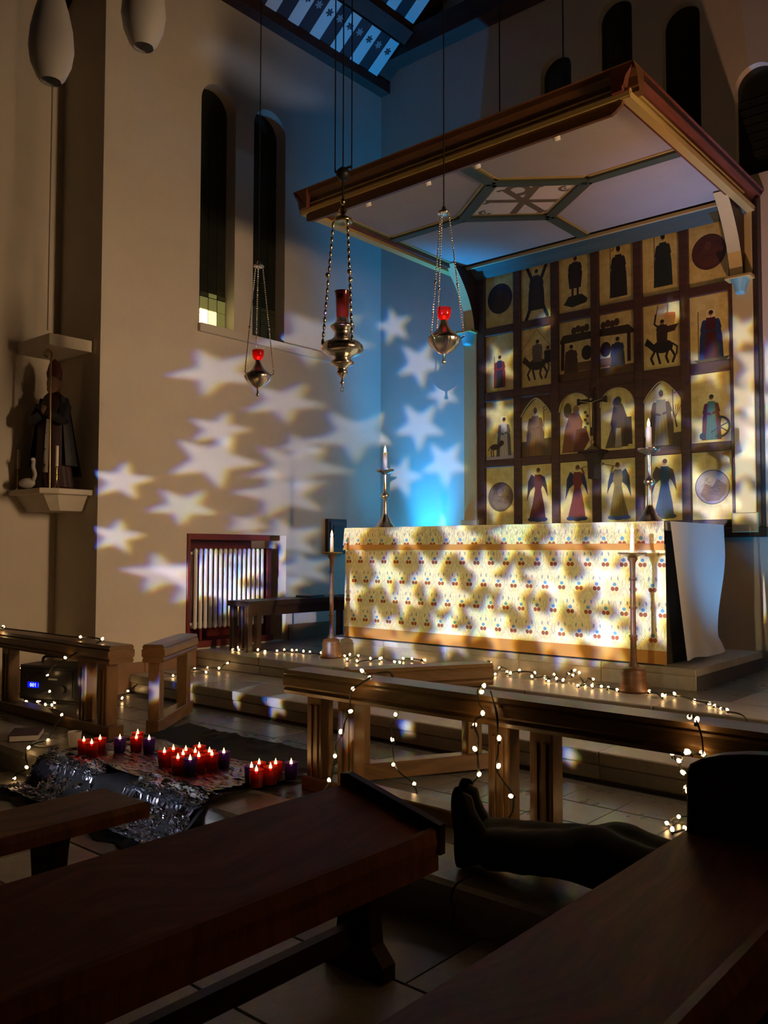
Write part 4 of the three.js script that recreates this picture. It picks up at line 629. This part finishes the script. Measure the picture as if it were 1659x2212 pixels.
  single('saucer', 'white china saucer on the step in front of the left rail', 'saucer', lathe([[0, 0.004], [0.05, 0.004], [0.09, 0.02], [0.088, 0.024], [0.05, 0.009], [0, 0.009]], 28), M.white, [-5.235, F1, -2.8]);
  single('paper_cup', 'small white cup on the step beside the saucer', 'cup', lathe([[0, 0], [0.033, 0], [0.043, 0.09], [0.041, 0.09], [0.031, 0.004], [0, 0.004]], 24), M.white, [-5.11, F1, -2.92]);
  // audio gear
  const a = thing('audio_unit', 'black portable audio unit with a small blue display behind the left rail', 'audio unit', [-6.75, F1, -3.73], 0.35);
  part('case', [B(-0.29, 0.29, 0.02, 0.3, -0.17, 0.17, 0.015), B(-0.27, 0.27, 0, 0.02, -0.14, 0.14)], M.plastic, a);
  part('handle', tube([[-0.2, 0.3, 0], [-0.19, 0.345, 0], [0, 0.355, 0], [0.19, 0.345, 0], [0.2, 0.3, 0]], 0.012, 24), M.plastic, a);
  part('front_panel', B(-0.26, 0.26, 0.05, 0.27, 0.17, 0.176), std([0.03, 0.03, 0.033], 0.35), a);
  part('badge', B(0.02, 0.11, 0.19, 0.205, 0.176, 0.179, 0.001), std([0.3, 0.3, 0.3], 0.4), a); part('knob', [cyl(0.018, 0.016, 0.02).rotateX(1.571).translate(-0.2, 0.22, 0.176), cyl(0.03, 0.028, 0.02).rotateX(1.571).translate(0.17, 0.12, 0.176)], M.plastic, a);
  const scr = B(-0.19, -0.08, 0.12, 0.165, 0.176, 0.18, 0), su = scr.attributes.uv; const dsp = canvasTex(128, 52, (c) => { c.fillStyle = '#0410c8'; c.fillRect(0, 0, 128, 52); c.fillStyle = '#c8e0ff'; c.font = 'bold 44px monospace'; c.fillText('001', 26, 42); });
  part('display_screen', scr, std([0, 0, 0], 0.4, { emissive: lin(1, 1, 1), emissiveMap: dsp, emissiveIntensity: 2.2 }), a, true);
}
// ---------------------------------------------------------------- choir benches
{
  const bench = (label, prof, z0, z1, legs, lip) => {
    const g = thing('choir_bench', label, 'bench', [0, 0, 0]);
    part('board', alongZ(prof, z0, z1), M.pew, g);
    for (const [l, m] of lip) part('edge_moulding', alongZ(l, z0 - 0.012, z1), m, g);
    for (const [xa, xb, yt, z] of legs) { const w = xb - xa, c = (xa + xb) / 2; part('end_support', extrude([[c - w / 2, 0], [c + w / 2, 0], [c + w / 2, 0.05], [c + w * 0.3, 0.1], [c + w * 0.24, yt * 0.5], [c + w * 0.32, yt - 0.08], [c + w * 0.42, yt], [c - w * 0.42, yt], [c - w * 0.32, yt - 0.08], [c - w * 0.24, yt * 0.5], [c - w * 0.3, 0.1], [c - w / 2, 0.05]], 0.06, 0.006).translate(0, 0, z), M.pewDark, g); }
    return g;
  };
  const mid = bench('long sloping dark wooden bench in the middle foreground', [[-1.775, 0.415], [-1.775, 0.455], [-2.17, 0.55], [-2.185, 0.53], [-2.175, 0.505]], -2.3, 1.6, [[-2.1, -1.85, 0.42, -2.2], [-2.1, -1.85, 0.42, 1.2]], [[[[-1.79, 0.4], [-1.752, 0.4], [-1.745, 0.43], [-1.752, 0.475], [-1.768, 0.48], [-1.785, 0.468]], M.pew], [[[-1.77, 0.34], [-1.752, 0.34], [-1.752, 0.4], [-1.77, 0.4]], M.pew]]);
  part('end_moulding', extrude([[-1.745, 0.395], [-1.745, 0.485], [-2.16, 0.585], [-2.19, 0.58], [-2.19, 0.5]], 0.03, 0.004).translate(0, 0, -2.335), M.pewDark, mid);
  part('long_stretcher', B(-1.99, -1.95, 0.1, 0.17, -2.15, 1.25), M.pewDark, mid);
  const lf = bench('dark wooden bench at the far left below the candles', [[-2.79, 0.42], [-2.79, 0.46], [-3.07, 0.462], [-3.07, 0.425]], -1.88, 1.6, [[-3.05, -2.83, 0.42, -1.62], [-3.05, -2.83, 0.42, 1.2]], [[[[-2.8, 0.405], [-2.775, 0.405], [-2.77, 0.44], [-2.782, 0.462], [-2.8, 0.455]], M.pew]]);
  const rt = bench('dark wooden bench with a rounded end board in the right foreground', [[-1.04, 0.5], [-1.04, 0.545], [-0.63, 0.555], [-0.63, 0.5]], -2.6, 1.4, [[-0.98, -0.68, 0.5, 1.0]], [[[[-0.645, 0.49], [-0.605, 0.49], [-0.6, 0.53], [-0.615, 0.572], [-0.64, 0.565]], M.pew], [[[-0.635, 0.41], [-0.612, 0.41], [-0.612, 0.49], [-0.635, 0.49]], M.pew]]);
  const ep = []; for (let k = 0; k <= 12; k++) { const a = Math.PI * (1 - k / 12); ep.push([-0.69 + 0.335 * Math.cos(a), 0.725 + 0.085 * Math.sin(a)]); }
  part('end_board', extrude([[-1.025, 0], [-0.355, 0], ...ep.slice().reverse()], 0.055, 0.006).translate(0, 0, -2.66 + 0.006), M.pewDark, rt);
}
// ---------------------------------------------------------------- reclining person (only the legs show past the benches)
{
  const J = { an1: [-1.88, 0.245, -2.82], kn1: [-1.46, 0.315, -2.83], hp1: [-1.02, 0.27, -2.83], an2: [-1.95, 0.26, -2.93], kn2: [-1.42, 0.3, -2.99], hp2: [-1.0, 0.27, -2.97], pel: [-0.93, 0.27, -2.885], wai: [-0.72, 0.26, -2.885], che: [-0.45, 0.27, -2.885], nec: [-0.24, 0.265, -2.885], hed: [-0.09, 0.27, -2.885], s1: [-0.36, 0.26, -2.72], e1: [-0.62, 0.21, -2.69], w1: [-0.85, 0.3, -2.78], s2: [-0.36, 0.26, -3.05], e2: [-0.62, 0.22, -3.07], w2: [-0.84, 0.33, -2.95] };
  const bones = [['an1', 'kn1', 0.07, 0.085], ['kn1', 'hp1', 0.08, 0.1], ['an2', 'kn2', 0.068, 0.08], ['kn2', 'hp2', 0.077, 0.1], ['hp1', 'pel', 0.1, 0.11], ['hp2', 'pel', 0.1, 0.11], ['pel', 'wai', 0.115, 0.105], ['wai', 'che', 0.105, 0.115], ['che', 'nec', 0.11, 0.05], ['nec', 'hed', 0.05, 0.085], ['hed', 'hed', 0.098, 0.098], ['che', 's1', 0.09, 0.065], ['s1', 'e1', 0.052, 0.042], ['e1', 'w1', 0.042, 0.03], ['che', 's2', 0.09, 0.065], ['s2', 'e2', 0.052, 0.042], ['e2', 'w2', 0.042, 0.03]];
  const h1 = [[-0.85, 0.3, -2.78], [-0.95, 0.35, -2.85]], h2 = [[-0.84, 0.33, -2.95], [-0.94, 0.365, -2.9]];
  const segs = bones.map(([a, b, r0, r1]) => [V3(...J[a]), V3(...J[b]), r0, r1]);
  for (const [a, b] of [h1, h2]) segs.push([V3(...a), V3(...b), 0.032, 0.026]);
  const N = 132, cen = V3(-0.95, 0.28, -2.885), half = 1.05, mc = new MarchingCubes(N, std(0xffffff), false, false, 160000); mc.isolation = 0;
  const P = V3(), ab = V3(), ap = V3();
  for (let k = 0; k < N; k++) for (let j = 0; j < N; j++) for (let i = 0; i < N; i++) {
    P.set((i - N / 2) / (N / 2), (j - N / 2) / (N / 2), (k - N / 2) / (N / 2)).multiplyScalar(half).add(cen);
    const o = i + j * N + k * N * N;
    if (P.y < 0.08 || P.y > 0.5 || P.z < -3.3 || P.z > -2.5) { mc.field[o] = -0.3; continue; }
    let acc = 0; const K = 34;
    for (const [a, b, r0, r1] of segs) { ab.subVectors(b, a); ap.subVectors(P, a); const L = ab.lengthSq(), t = L ? clamp(ap.dot(ab) / L, 0, 1) : 0; acc += Math.exp(-K * (ap.addScaledVector(ab, -t).length() - lerp(r0, r1, t))); }
    mc.field[o] = -Math.max(-Math.log(Math.max(acc, 1e-12)) / K + 0.006 * noise.noise(P.x * 14, P.y * 30, P.z * 14), F1 + 0.005 - P.y);
  }
  mc.update();
  const g = new THREE.BufferGeometry(), n = mc.count, pos = new Float32Array(n * 3), nor = new Float32Array(n * 3), col = new Float32Array(n * 3);
  for (let i = 0; i < n; i++) {
    for (let c = 0; c < 3; c++) { pos[i * 3 + c] = mc.positionArray[i * 3 + c] * half + cen.getComponent(c); nor[i * 3 + c] = mc.normalArray[i * 3 + c]; }
    const x = pos[i * 3], c = x > -0.16 ? (x > -0.08 ? [0.03, 0.02, 0.014] : [0.4, 0.24, 0.17]) : x > -0.2 ? [0.4, 0.24, 0.17] : x > -0.9 && x < -0.2 ? [0.03, 0.03, 0.035] : [0.013, 0.013, 0.015];
    col.set(c, i * 3);
  }
  g.setAttribute('position', new THREE.BufferAttribute(pos, 3)); g.setAttribute('normal', new THREE.BufferAttribute(nor, 3)); g.setAttribute('color', new THREE.BufferAttribute(col, 3));
  const t = thing('person', 'person in black trousers and dark shoes lying on the step before the rail', 'person', [0, 0, 0]);
  const body = shadow(new THREE.Mesh(g, std(0xffffff, 0.9, { vertexColors: true }))); body.name = 'body'; t.add(body);
  const shoe = (x, z, lean) => {
    const s = new THREE.Group(); s.name = 'shoe'; s.position.set(x, F1, z); s.rotation.set(0, 0.12, lean); t.add(s);
    // sole upright: y runs heel to toe, x is the thickness
    const out = [[0.0, 0.0], [0.03, 0.005], [0.043, 0.06], [0.036, 0.13], [0.048, 0.21], [0.04, 0.275], [0.012, 0.3], [-0.02, 0.292], [-0.042, 0.25], [-0.047, 0.19], [-0.034, 0.12], [-0.042, 0.05], [-0.028, 0.005]];
    const sg = new THREE.ExtrudeGeometry(new THREE.Shape(new THREE.CatmullRomCurve3(out.map(([a, b]) => V3(a, b, 0)), true).getPoints(40).map((p) => new THREE.Vector2(p.x, p.y))), { depth: 0.02, bevelEnabled: true, bevelSize: 0.003, bevelThickness: 0.004, bevelSegments: 2 });
    part('sole', basis(sg, [0, 0, 1], [0, 1, 0], [1, 0, 0], [-0.03, 0.01, 0]), std([0.7, 0.7, 0.74], 0.7), s);
    part('upper', [sheet(20, 14, (u, v) => { const a = u * Math.PI * 2, y = 0.012 + 0.285 * v, w = 0.043 * Math.sqrt(Math.max(0, 1 - Math.pow(2 * v - 1, 6))), h = v < 0.35 ? 0.115 : lerp(0.115, 0.045, sm(0.35, 0.85, v)); const q = Math.pow(Math.max(0, 1 - Math.pow(2 * v - 1, 8)), 0.5); return [-0.008 + Math.max(0, Math.sin(a)) * h * q, y, Math.cos(a) * w]; })], std([0.02, 0.02, 0.024], 0.8), s);
    part('laces', [0.14, 0.165, 0.19].map((y) => rod([0.075 - (y - 0.14) * 0.6, y, -0.022], [0.075 - (y - 0.14) * 0.6, y + 0.01, 0.022], 0.004)), std([0.04, 0.04, 0.045], 0.8), s);
  };
  shoe(-1.985, -2.81, 0.06); shoe(-2.045, -2.925, 0.03);
}

// ---------------------------------------------------------------- statue of a bishop on its bracket
{
  const X = -7.06, Z = -3.77, Y = 1.92;
  const b = thing('statue_bracket', 'pale plaster bracket shelf holding the bishop statue', 'bracket', [0, Y, 0]);
  part('shelf', basis(extrude([[-7.419, -4.014], [-6.8, -4.014], [-6.8, -3.7], [-6.87, -3.57], [-7.419, -3.57]].reverse(), 0.035, 0.006), [1, 0, 0], [0, 0, 1], [0, -1, 0], [0, -0.008, 0]), M.plaster, b);
  const fr = []; { const T = [[-7.419, -4.013], [-6.86, -4.013], [-6.86, -3.72], [-6.93, -3.63], [-7.419, -3.63]], K = [[-7.419, -4.013], [-6.94, -4.013], [-6.94, -3.79], [-7.0, -3.73], [-7.419, -3.73]]; const g = new THREE.BufferGeometry(), p = []; for (let i = 0; i < 5; i++) { const j = (i + 1) % 5, A = [T[i][0], -0.046, T[i][1]], Bq = [T[j][0], -0.046, T[j][1]], Cq = [K[i][0], -0.185, K[i][1]], Dq = [K[j][0], -0.185, K[j][1]]; p.push(...A, ...Bq, ...Dq, ...A, ...Dq, ...Cq); } for (const [q, y] of [[T, -0.046], [K, -0.185]]) for (let i = 1; i < 4; i++) p.push(q[0][0], y, q[0][1], q[i][0], y, q[i][1], q[i + 1][0], y, q[i + 1][1]); g.setAttribute('position', new THREE.Float32BufferAttribute(p, 3)); g.computeVertexNormals(); fr.push(g); }
  part('corbel', fr, M.plaster, b);
  const c = thing('statue_canopy_board', 'plain board canopy fixed above the bishop statue', 'canopy', [0, 3.13, 0]);
  part('board', B(-7.419, -6.84, 0, 0.1, -4.014, -3.61, 0.006), M.plaster, c);
  const s = thing('bishop_statue', 'painted statue of a bishop in dark robes holding a staff', 'statue', [X, Y, Z - 0.01], 0.55);
  const robe = std([0.035, 0.012, 0.012], 0.6), cope = std([0.02, 0.02, 0.024], 0.6), skin = std([0.3, 0.17, 0.11], 0.6), cream = std([0.5, 0.46, 0.42], 0.7);
  part('robe', lathe([[0, 0], [0.19, 0], [0.185, 0.03], [0.16, 0.2], [0.15, 0.45], [0.145, 0.6], [0.13, 0.72], [0.09, 0.81], [0.05, 0.85], [0, 0.86]], 40, (r, y, a) => r * (1 + 0.05 * Math.cos(a * 11) * sm(0.6, 0, y))).scale(1, 1, 0.72), robe, s);
  part('cope', [sheet(24, 14, (u, v) => { const a = lerp(-2.7, -0.45, u), r = lerp(0.11, 0.215, v) * (1 + 0.04 * Math.cos(a * 13) * v); return [r * Math.cos(a) * 1.15, lerp(0.8, 0.12, v), r * Math.sin(a) * 0.8]; }), sheet(8, 14, (u, v) => { const a = lerp(2.5, 3.7, u), r = lerp(0.12, 0.215, v); return [r * Math.cos(a), lerp(0.8, 0.2, v), r * Math.sin(a) * 0.8]; }), sheet(8, 14, (u, v) => { const a = lerp(-0.6, 0.6, u), r = lerp(0.12, 0.215, v); return [r * Math.cos(a), lerp(0.8, 0.2, v), r * Math.sin(a) * 0.8]; })], cope, s);
  part('head', [ell(0.058, 0.075, 0.065, 0, 0.925, 0.01), rod([0, 0.83, 0], [0, 0.89, 0], 0.035), ell(0.012, 0.02, 0.016, 0, 0.915, 0.075), ell(0.045, 0.04, 0.03, 0, 0.875, 0.04)], skin, s);
  part('mitre', lathe([[0.062, 0.96], [0.072, 1.02], [0.05, 1.1], [0, 1.15]], 20).scale(1, 1, 0.7), std([0.1, 0.02, 0.018], 0.6), s);
  part('arm', [rod([0.12, 0.72, 0.02], [0.15, 0.58, 0.1], 0.05, 0.045), rod([0.15, 0.58, 0.1], [0.03, 0.66, 0.16], 0.045, 0.035)], cope, s); part('arm', [rod([-0.12, 0.72, 0.02], [-0.15, 0.58, 0.1], 0.05, 0.045), rod([-0.15, 0.58, 0.1], [-0.04, 0.62, 0.16], 0.045, 0.035)], cope, s);
  part('hand', [ell(0.026, 0.03, 0.02, 0.01, 0.665, 0.17), ...[0, 1, 2, 3].map((k) => rod([-0.005 + 0.01 * k, 0.68, 0.175], [0.0 + 0.011 * k, 0.71 - 0.004 * k, 0.168], 0.006))], skin, s);
  const st = part('stole', [B(-0.025, 0.02, 0.14, 0.6, 0.126, 0.134, 0.002).rotateZ(-0.06)], cream, s);
  part('stole_cross', [0.2, 0.34, 0.48].flatMap((y) => [B(-0.006, 0, y - 0.016, y + 0.016, 0.134, 0.137, 0.001), B(-0.018, 0.012, y - 0.004, y + 0.004, 0.134, 0.137, 0.001)]), robe, st);
  part('staff', [rod([0.075, 0.0, 0.17], [0.075, 1.08, 0.19], 0.009), tube([[0.075, 1.08, 0.19], [0.08, 1.15, 0.19], [0.04, 1.18, 0.19], [0.015, 1.14, 0.19], [0.04, 1.115, 0.19]], 0.009, 24)], M.brassDull, s);
  part('swan', [ell(0.08, 0.045, 0.05, -0.17, 0.05, 0.1), tube([[-0.12, 0.06, 0.11], [-0.09, 0.12, 0.12], [-0.11, 0.19, 0.12], [-0.1, 0.24, 0.13]], 0.016, 20), ell(0.018, 0.018, 0.026, -0.1, 0.25, 0.14)], cream, s);
  for (const [x, z, l] of [[-0.32, 0.14, 'unlit white candle at the far side of the bishop statue'], [0.2, 0.06, 'unlit white candle between the bishop statue and the pier']]) {
    const k = thing('shelf_candlestick', l, 'candlestick', [X + x, Y, Z + z]);
    part('stem', lathe([[0, 0], [0.03, 0], [0.03, 0.008], [0.008, 0.02], [0.007, 0.09], [0.012, 0.1], [0.007, 0.11], [0.007, 0.17], [0.018, 0.185], [0, 0.185]], 16), M.brass, k); part('candle', lathe([[0, 0.18], [0.013, 0.18], [0.013, 0.36], [0, 0.362]], 14), M.wax, k);
  }
  single('wall_conduit', 'thin vertical cable run up the far left wall', 'conduit', [rod([0, 3.4, 0], [0, 6.3, 0], 0.008)], M.plaster, [-7.41, 0, -3.9]);
}
// ---------------------------------------------------------------- light fittings outside the frame or hidden behind the altar
{
  // blue floor cans: one behind the altar, one unseen, placed for the canopy underside
  const can = (x, z, tx, tz, label, power) => {
    const g = thing('floor_uplight', label, 'uplight', [x, F3, z], 0, 'blue uplights behind the altar');
    part('can', lathe([[0.09, 0.06], [0.1, 0.07], [0.1, 0.25], [0.094, 0.25], [0.094, 0.1], [0.0, 0.09]], 24), M.plastic, g);
    part('lamp_lens', lathe([[0, 0.15], [0.09, 0.15], [0.09, 0.155], [0, 0.157]], 24), std([0.1, 0.3, 0.8], 0.3, { emissive: lin(0.02, 0.42, 1), emissiveIntensity: 3 }), g);
    part('yoke', [B(-0.13, -0.115, 0, 0.18, -0.015, 0.015), B(0.115, 0.13, 0, 0.18, -0.015, 0.015), B(-0.13, 0.13, 0, 0.015, -0.05, 0.05)], M.iron, g);
    const l = new THREE.SpotLight(lin(0.01, 0.34, 1), power, 0, 0.4, 1); l.position.set(0, 0.2, 0); l.target.position.set(tx - x, 6, tz - z); l.shadow.radius = 2; l.castShadow = true; g.add(l, l.target);
    const w = new THREE.SpotLight(lin(0.01, 0.42, 1), power * 0.2, 0, 0.75, 0.9); w.position.set(0, 0.2, 0); w.target.position.set(0, 1.5, -0.42); w.shadow.radius = 2; w.castShadow = true; g.add(w, w.target);   // wide skirt of the same lamp
  };
  can(-5.92, -7.42, -6.0, -7.8, 'blue floor uplight hidden behind the altar', UPLIGHT);
  can(-1.93, -7.42, -2.5, -7.25, 'unseen blue floor uplight out of view, placed to light the canopy underside', UPLIGHT * 0.25);
  // small unseen lamps out of view on the right, placed for linen and canopy side
  const flood = (x, z, aim, color, power, label) => {
    const fl = thing('unseen_floodlight', label, 'unseen_floodlight', [x, F3, z]);
    const q = new THREE.Quaternion().setFromUnitVectors(V3(0, 1, 0), V3(...aim).normalize()), put = (g) => g.applyQuaternion(q).translate(0, 0.14, 0), e = V3(...aim).normalize().multiplyScalar(0.03);
    part('can', put(lathe([[0.0, -0.1], [0.05, -0.1], [0.058, -0.08], [0.058, 0.03], [0.053, 0.03], [0.053, -0.02], [0, -0.03]], 20)), M.plastic, fl);
    part('lamp_lens', put(cyl(0.05, 0.05, 0.005, 0, 0.0, 0, 20)), std([0.3, 0.3, 0.3], 0.3, { emissive: lin(...color), emissiveIntensity: 2 }), fl);
    part('stand_bar', [B(-0.07, 0.07, 0, 0.015, -0.08, 0.08), B(-0.012, 0.012, 0, 0.15, 0.065, 0.075), B(-0.012, 0.012, 0, 0.15, -0.075, -0.065)], M.iron, fl);
    const l = new THREE.SpotLight(lin(...color), power, 0, 0.55, 0.8); l.position.set(e.x, 0.14 + e.y, e.z); l.target.position.set(e.x + aim[0], 0.14 + e.y + aim[1], e.z + aim[2]); l.shadow.radius = 2; l.castShadow = true; fl.add(l, l.target);
  };
  flood(-1.12, -6.75, [-1.2, 0.85, 0.05], [0.1, 0.48, 1], 4, 'small unseen blue lamp out of view, placed to light the white linen');
  flood(-1.25, -5.75, [-1.12, 5.4, -1.95], [1, 0.52, 0.3], 24, 'small unseen amber-red lamp out of view, placed to light the canopy side and upper wall');
  // star projectors: red, green and blue emitters a hair apart behind a plate of star-shaped holes
  const D = 0.15;
  const head = (parent, stars, pos, target, gain, plain) => {
    const h = new THREE.Group(); h.name = 'projector_head'; h.position.set(...pos); parent.add(h); h.lookAt(...target);
    const s = new THREE.Shape([[-0.075, -0.06], [0.075, -0.06], [0.075, 0.06], [-0.075, 0.06]].map((q) => new THREE.Vector2(...q)));
    for (const hole of stars) { const [u, v, r, a] = hole, p = []; if (Array.isArray(u)) { s.holes.push(new THREE.Path(hole.map(([x, y]) => new THREE.Vector2(x / 1000, y / 1000)))); continue; } for (let k = 0; k < 10; k++) { const q = k % 2 ? r * 0.44 : r * 1.05, t = a + k * Math.PI / 5; p.push(new THREE.Vector2((u + q * Math.cos(t)) / 1000, (v + q * Math.sin(t)) / 1000)); } s.holes.push(new THREE.Path(p)); }
    part('projector_plate', new THREE.ExtrudeGeometry(s, { depth: 0.0004, bevelEnabled: false }).translate(0, 0, D), M.iron, h);
    part('housing', [B(-0.078, -0.075, -0.063, 0.063, -0.06, D + 0.004, 0), B(0.075, 0.078, -0.063, 0.063, -0.06, D + 0.004, 0), B(-0.078, 0.078, 0.06, 0.063, -0.06, D + 0.004, 0), B(-0.078, 0.078, -0.063, -0.06, -0.06, D + 0.004, 0), B(-0.078, 0.078, -0.063, 0.063, -0.063, -0.06, 0)], M.plastic, h);
    (plain ? [[plain[0], 0, 0]] : [[lin(0.95, 0.05, 0), 0.00022, 0.0001], [lin(0, 0.9, 0.06), 0.0001, 0], [lin(0, 0.05, 1.35), -0.00034, -0.00018]]).forEach(([c, dx, dy]) => {
      const l = new THREE.SpotLight(c, STAR * gain, 0, 0.6, 0.1); l.position.set(dx, dy, 0); l.target.position.set(0, 0, 1); l.shadow.radius = plain ? plain[1] : 0.03; l.castShadow = true; h.add(l, l.target);
    });
  };
  const STARS = [
[[36.3,24.0,4.5,1.19],[29.3,6.7,4.6,0.85],[27.5,29.2,5.1,1.09],[41.3,-12.7,4.0,0.13],[33.3,-10.2,3.9,0.20],[29.0,-19.4,2.7,0.00],[5.1,-33.4,2.9,0.03],[10.0,-5.8,4.0,0.32],[-1.2,-15.4,3.5,1.06],[-10.4,-21.6,3.7,0.11],[-29.7,-6.7,3.8,1.04],[-37.8,-13.5,4.5,0.66],[3.6,-21.3,4.3,1.22],[-26.6,-19.4,4.4,0.96],[-0.8,-0.2,3.5,1.01],[-14.2,-1.3,3.4,1.07],[-35.1,-0.6,5.0,0.92],[-34.9,8.5,3.4,0.44],[-1.5,13.1,3.2,0.32],[-20.6,19.8,2.0,1.17],[-10.1,27.0,1.7,0.28],[-41.8,16.5,3.6,0.60],[-42.0,11.0,2.4,1.00]],
[[30.3,17.8,3.8,0.86],[30.5,1.8,4.5,0.07],[39.9,-0.4,3.6,1.00],[33.7,-3.6,2.2,0.79],[37.6,-13.2,5.8,0.26],[29.3,-32.6,3.2,0.13],[-35.3,-34.6,2.7,1.09],[11.3,-15.0,3.7,0.43],[0.1,-23.0,4.3,1.24],[-20.6,-6.1,4.1,0.13],[-28.6,-13.9,3.8,0.20],[-35.5,-20.8,4.3,0.18],[3.5,-11.9,3.9,0.66],[-8.0,-20.6,3.7,0.87],[-15.6,-18.8,4.2,0.46],[-41.9,-11.1,4.2,0.41],[-28.4,-0.7,3.7,1.02],[-28.8,12.2,3.2,0.04],[-14.8,10.6,2.5,0.87],[-1.8,20.9,3.6,1.24],[-36.1,-2.9,3.7,0.28],[-40.4,8.2,3.7,0.78],[-11.3,-2.3,3.0,1.05]],
[[36.6,13.0,3.3,0.64],[28.6,9.9,2.3,1.12],[46.7,4.1,3.6,0.49],[30.0,-6.0,3.9,0.08],[30.6,-13.7,3.1,0.43],[18.3,-32.2,2.6,0.45],[-46.2,-35.3,1.6,0.77],[11.8,-23.2,3.3,0.46],[-10.0,-6.4,4.3,0.58],[-19.3,-13.9,4.0,0.43],[-28.1,-21.6,3.8,0.03],[-42.3,-6.8,3.7,0.68],[-4.7,-11.9,4.0,1.08],[-33.0,-11.1,3.9,0.67],[-34.4,-19.6,3.7,0.97],[-41.0,-17.6,4.0,0.28],[-40.2,3.9,3.4,0.28],[-22.3,11.4,2.8,0.03],[-30.3,25.6,2.2,1.20],[-39.7,21.3,2.8,1.19],[-33.2,1.7,3.0,0.25],[-26.4,-2.5,2.9,1.13]],
[[37.3,7.5,5.0,0.77],[22.9,11.6,4.6,0.97],[47.8,-5.9,3.2,0.50],[28.1,-10.8,3.3,0.08],[30.1,-18.8,3.0,0.07],[35.2,-16.0,3.6,0.19],[-16.7,-33.9,1.6,0.19],[0.8,-5.6,3.4,0.15],[-7.8,-15.0,3.7,0.60],[-16.9,-20.8,3.7,0.33],[-34.6,-6.8,4.4,1.19],[-42.3,-14.1,4.2,0.03],[-13.6,-11.2,3.6,0.33],[-23.7,-11.9,3.6,0.21],[-9.0,1.3,3.2,1.23],[-21.3,1.6,3.6,1.01],[-40.3,12.6,3.1,0.65],[-9.0,10.3,2.8,0.35],[-35.3,17.4,3.3,0.56],[-28.6,5.8,2.6,0.46],[-40.3,-1.3,3.7,0.26],[-42.5,6.3,3.7,0.82]],
[[8.1,21.7,2.8,0.11],[4.3,15.9,3.6,0.83],[0.8,11.3,2.5,1.14],[4.3,6.7,3.8,0.98],[0.5,1.0,3.6,0.94],[7.1,-0.8,3.2,0.60],[14.4,18.2,2.1,0.22]],
[[[14.9,-22.8],[-41.4,-24.4],[-42.4,18.6],[-21.8,16.1],[3.6,9.6]]],
[[[4.3,6.2],[0.3,1.6],[-4.1,-5.1],[-3.8,-6.1],[-1.3,-5.4],[1.0,-2.2],[4.3,3.6]]],
[[[31.5,1.1],[14.4,3.1],[-6.7,3.2],[-25.1,-0.6],[-18.0,-3.1],[12.2,-1.8]]],
  ];
  const stand = (g, x, y, z, w) => { part('pole', [rod([x, 0, z], [x, y - 0.07, z], 0.016), B(x - w, x + w, y - 0.085, y - 0.066, z - 0.06, z + 0.1)], M.iron, g); for (let k = 0; k < 3; k++) part('leg', rod([x, 0.4, z], [x + 0.42 * Math.cos(k * 2.1 + 0.5), 0.012, z + 0.42 * Math.sin(k * 2.1 + 0.5)], 0.012), M.iron, g); };
  const p1 = thing('star_projector', 'row of unseen star projector heads and plain wash heads on a stand in the nave', 'projector', [-3.05, 0, 2.4]);
  stand(p1, 0, 1.5, 0, 1.15); [-0.45, -0.15, 0.15, 0.45].forEach((dx, i) => head(p1, STARS[i], [dx, 1.5, 0], [-5.0, 1.9, -7.0], 1));
  head(p1, STARS[5], [0.75, 1.5, 0], [-5.0, 1.9, -7.0], 0.24, [lin(1, 0.86, 0.5), 0.35]);   // unseen plain head, placed to wash the altar warm
  head(p1, STARS[6], [-0.75, 1.5, 0], [-6.7, 6.4, -5.8], 0.3, [lin(0.85, 0.9, 1.1), 0.06]);   // unseen plain head, placed for the pale slit on the left wall
  head(p1, STARS[7], [-1.05, 1.5, 0], [-3.9, 0.1, -2.5], 0.26, [lin(0.85, 0.9, 1.15), 0.08]);   // unseen plain head, placed to brighten the foil
  const p2 = thing('star_projector', 'single star projector on a stand behind the right bench', 'projector', [1.0, 0, 1.4]);
  stand(p2, 0, 1.62, 0, 0.08); head(p2, STARS[4], [0, 1.62, 0], [-5.7, 2.3, -7.7], 1.1);
}
scene.updateMatrixWorld(true);
scene.traverse((o) => { if (o.isLight && o.shadow && !o.isRectAreaLight) { o.castShadow = true; o.shadow.bias = -0.0005; } });
renderer.render(scene, camera);
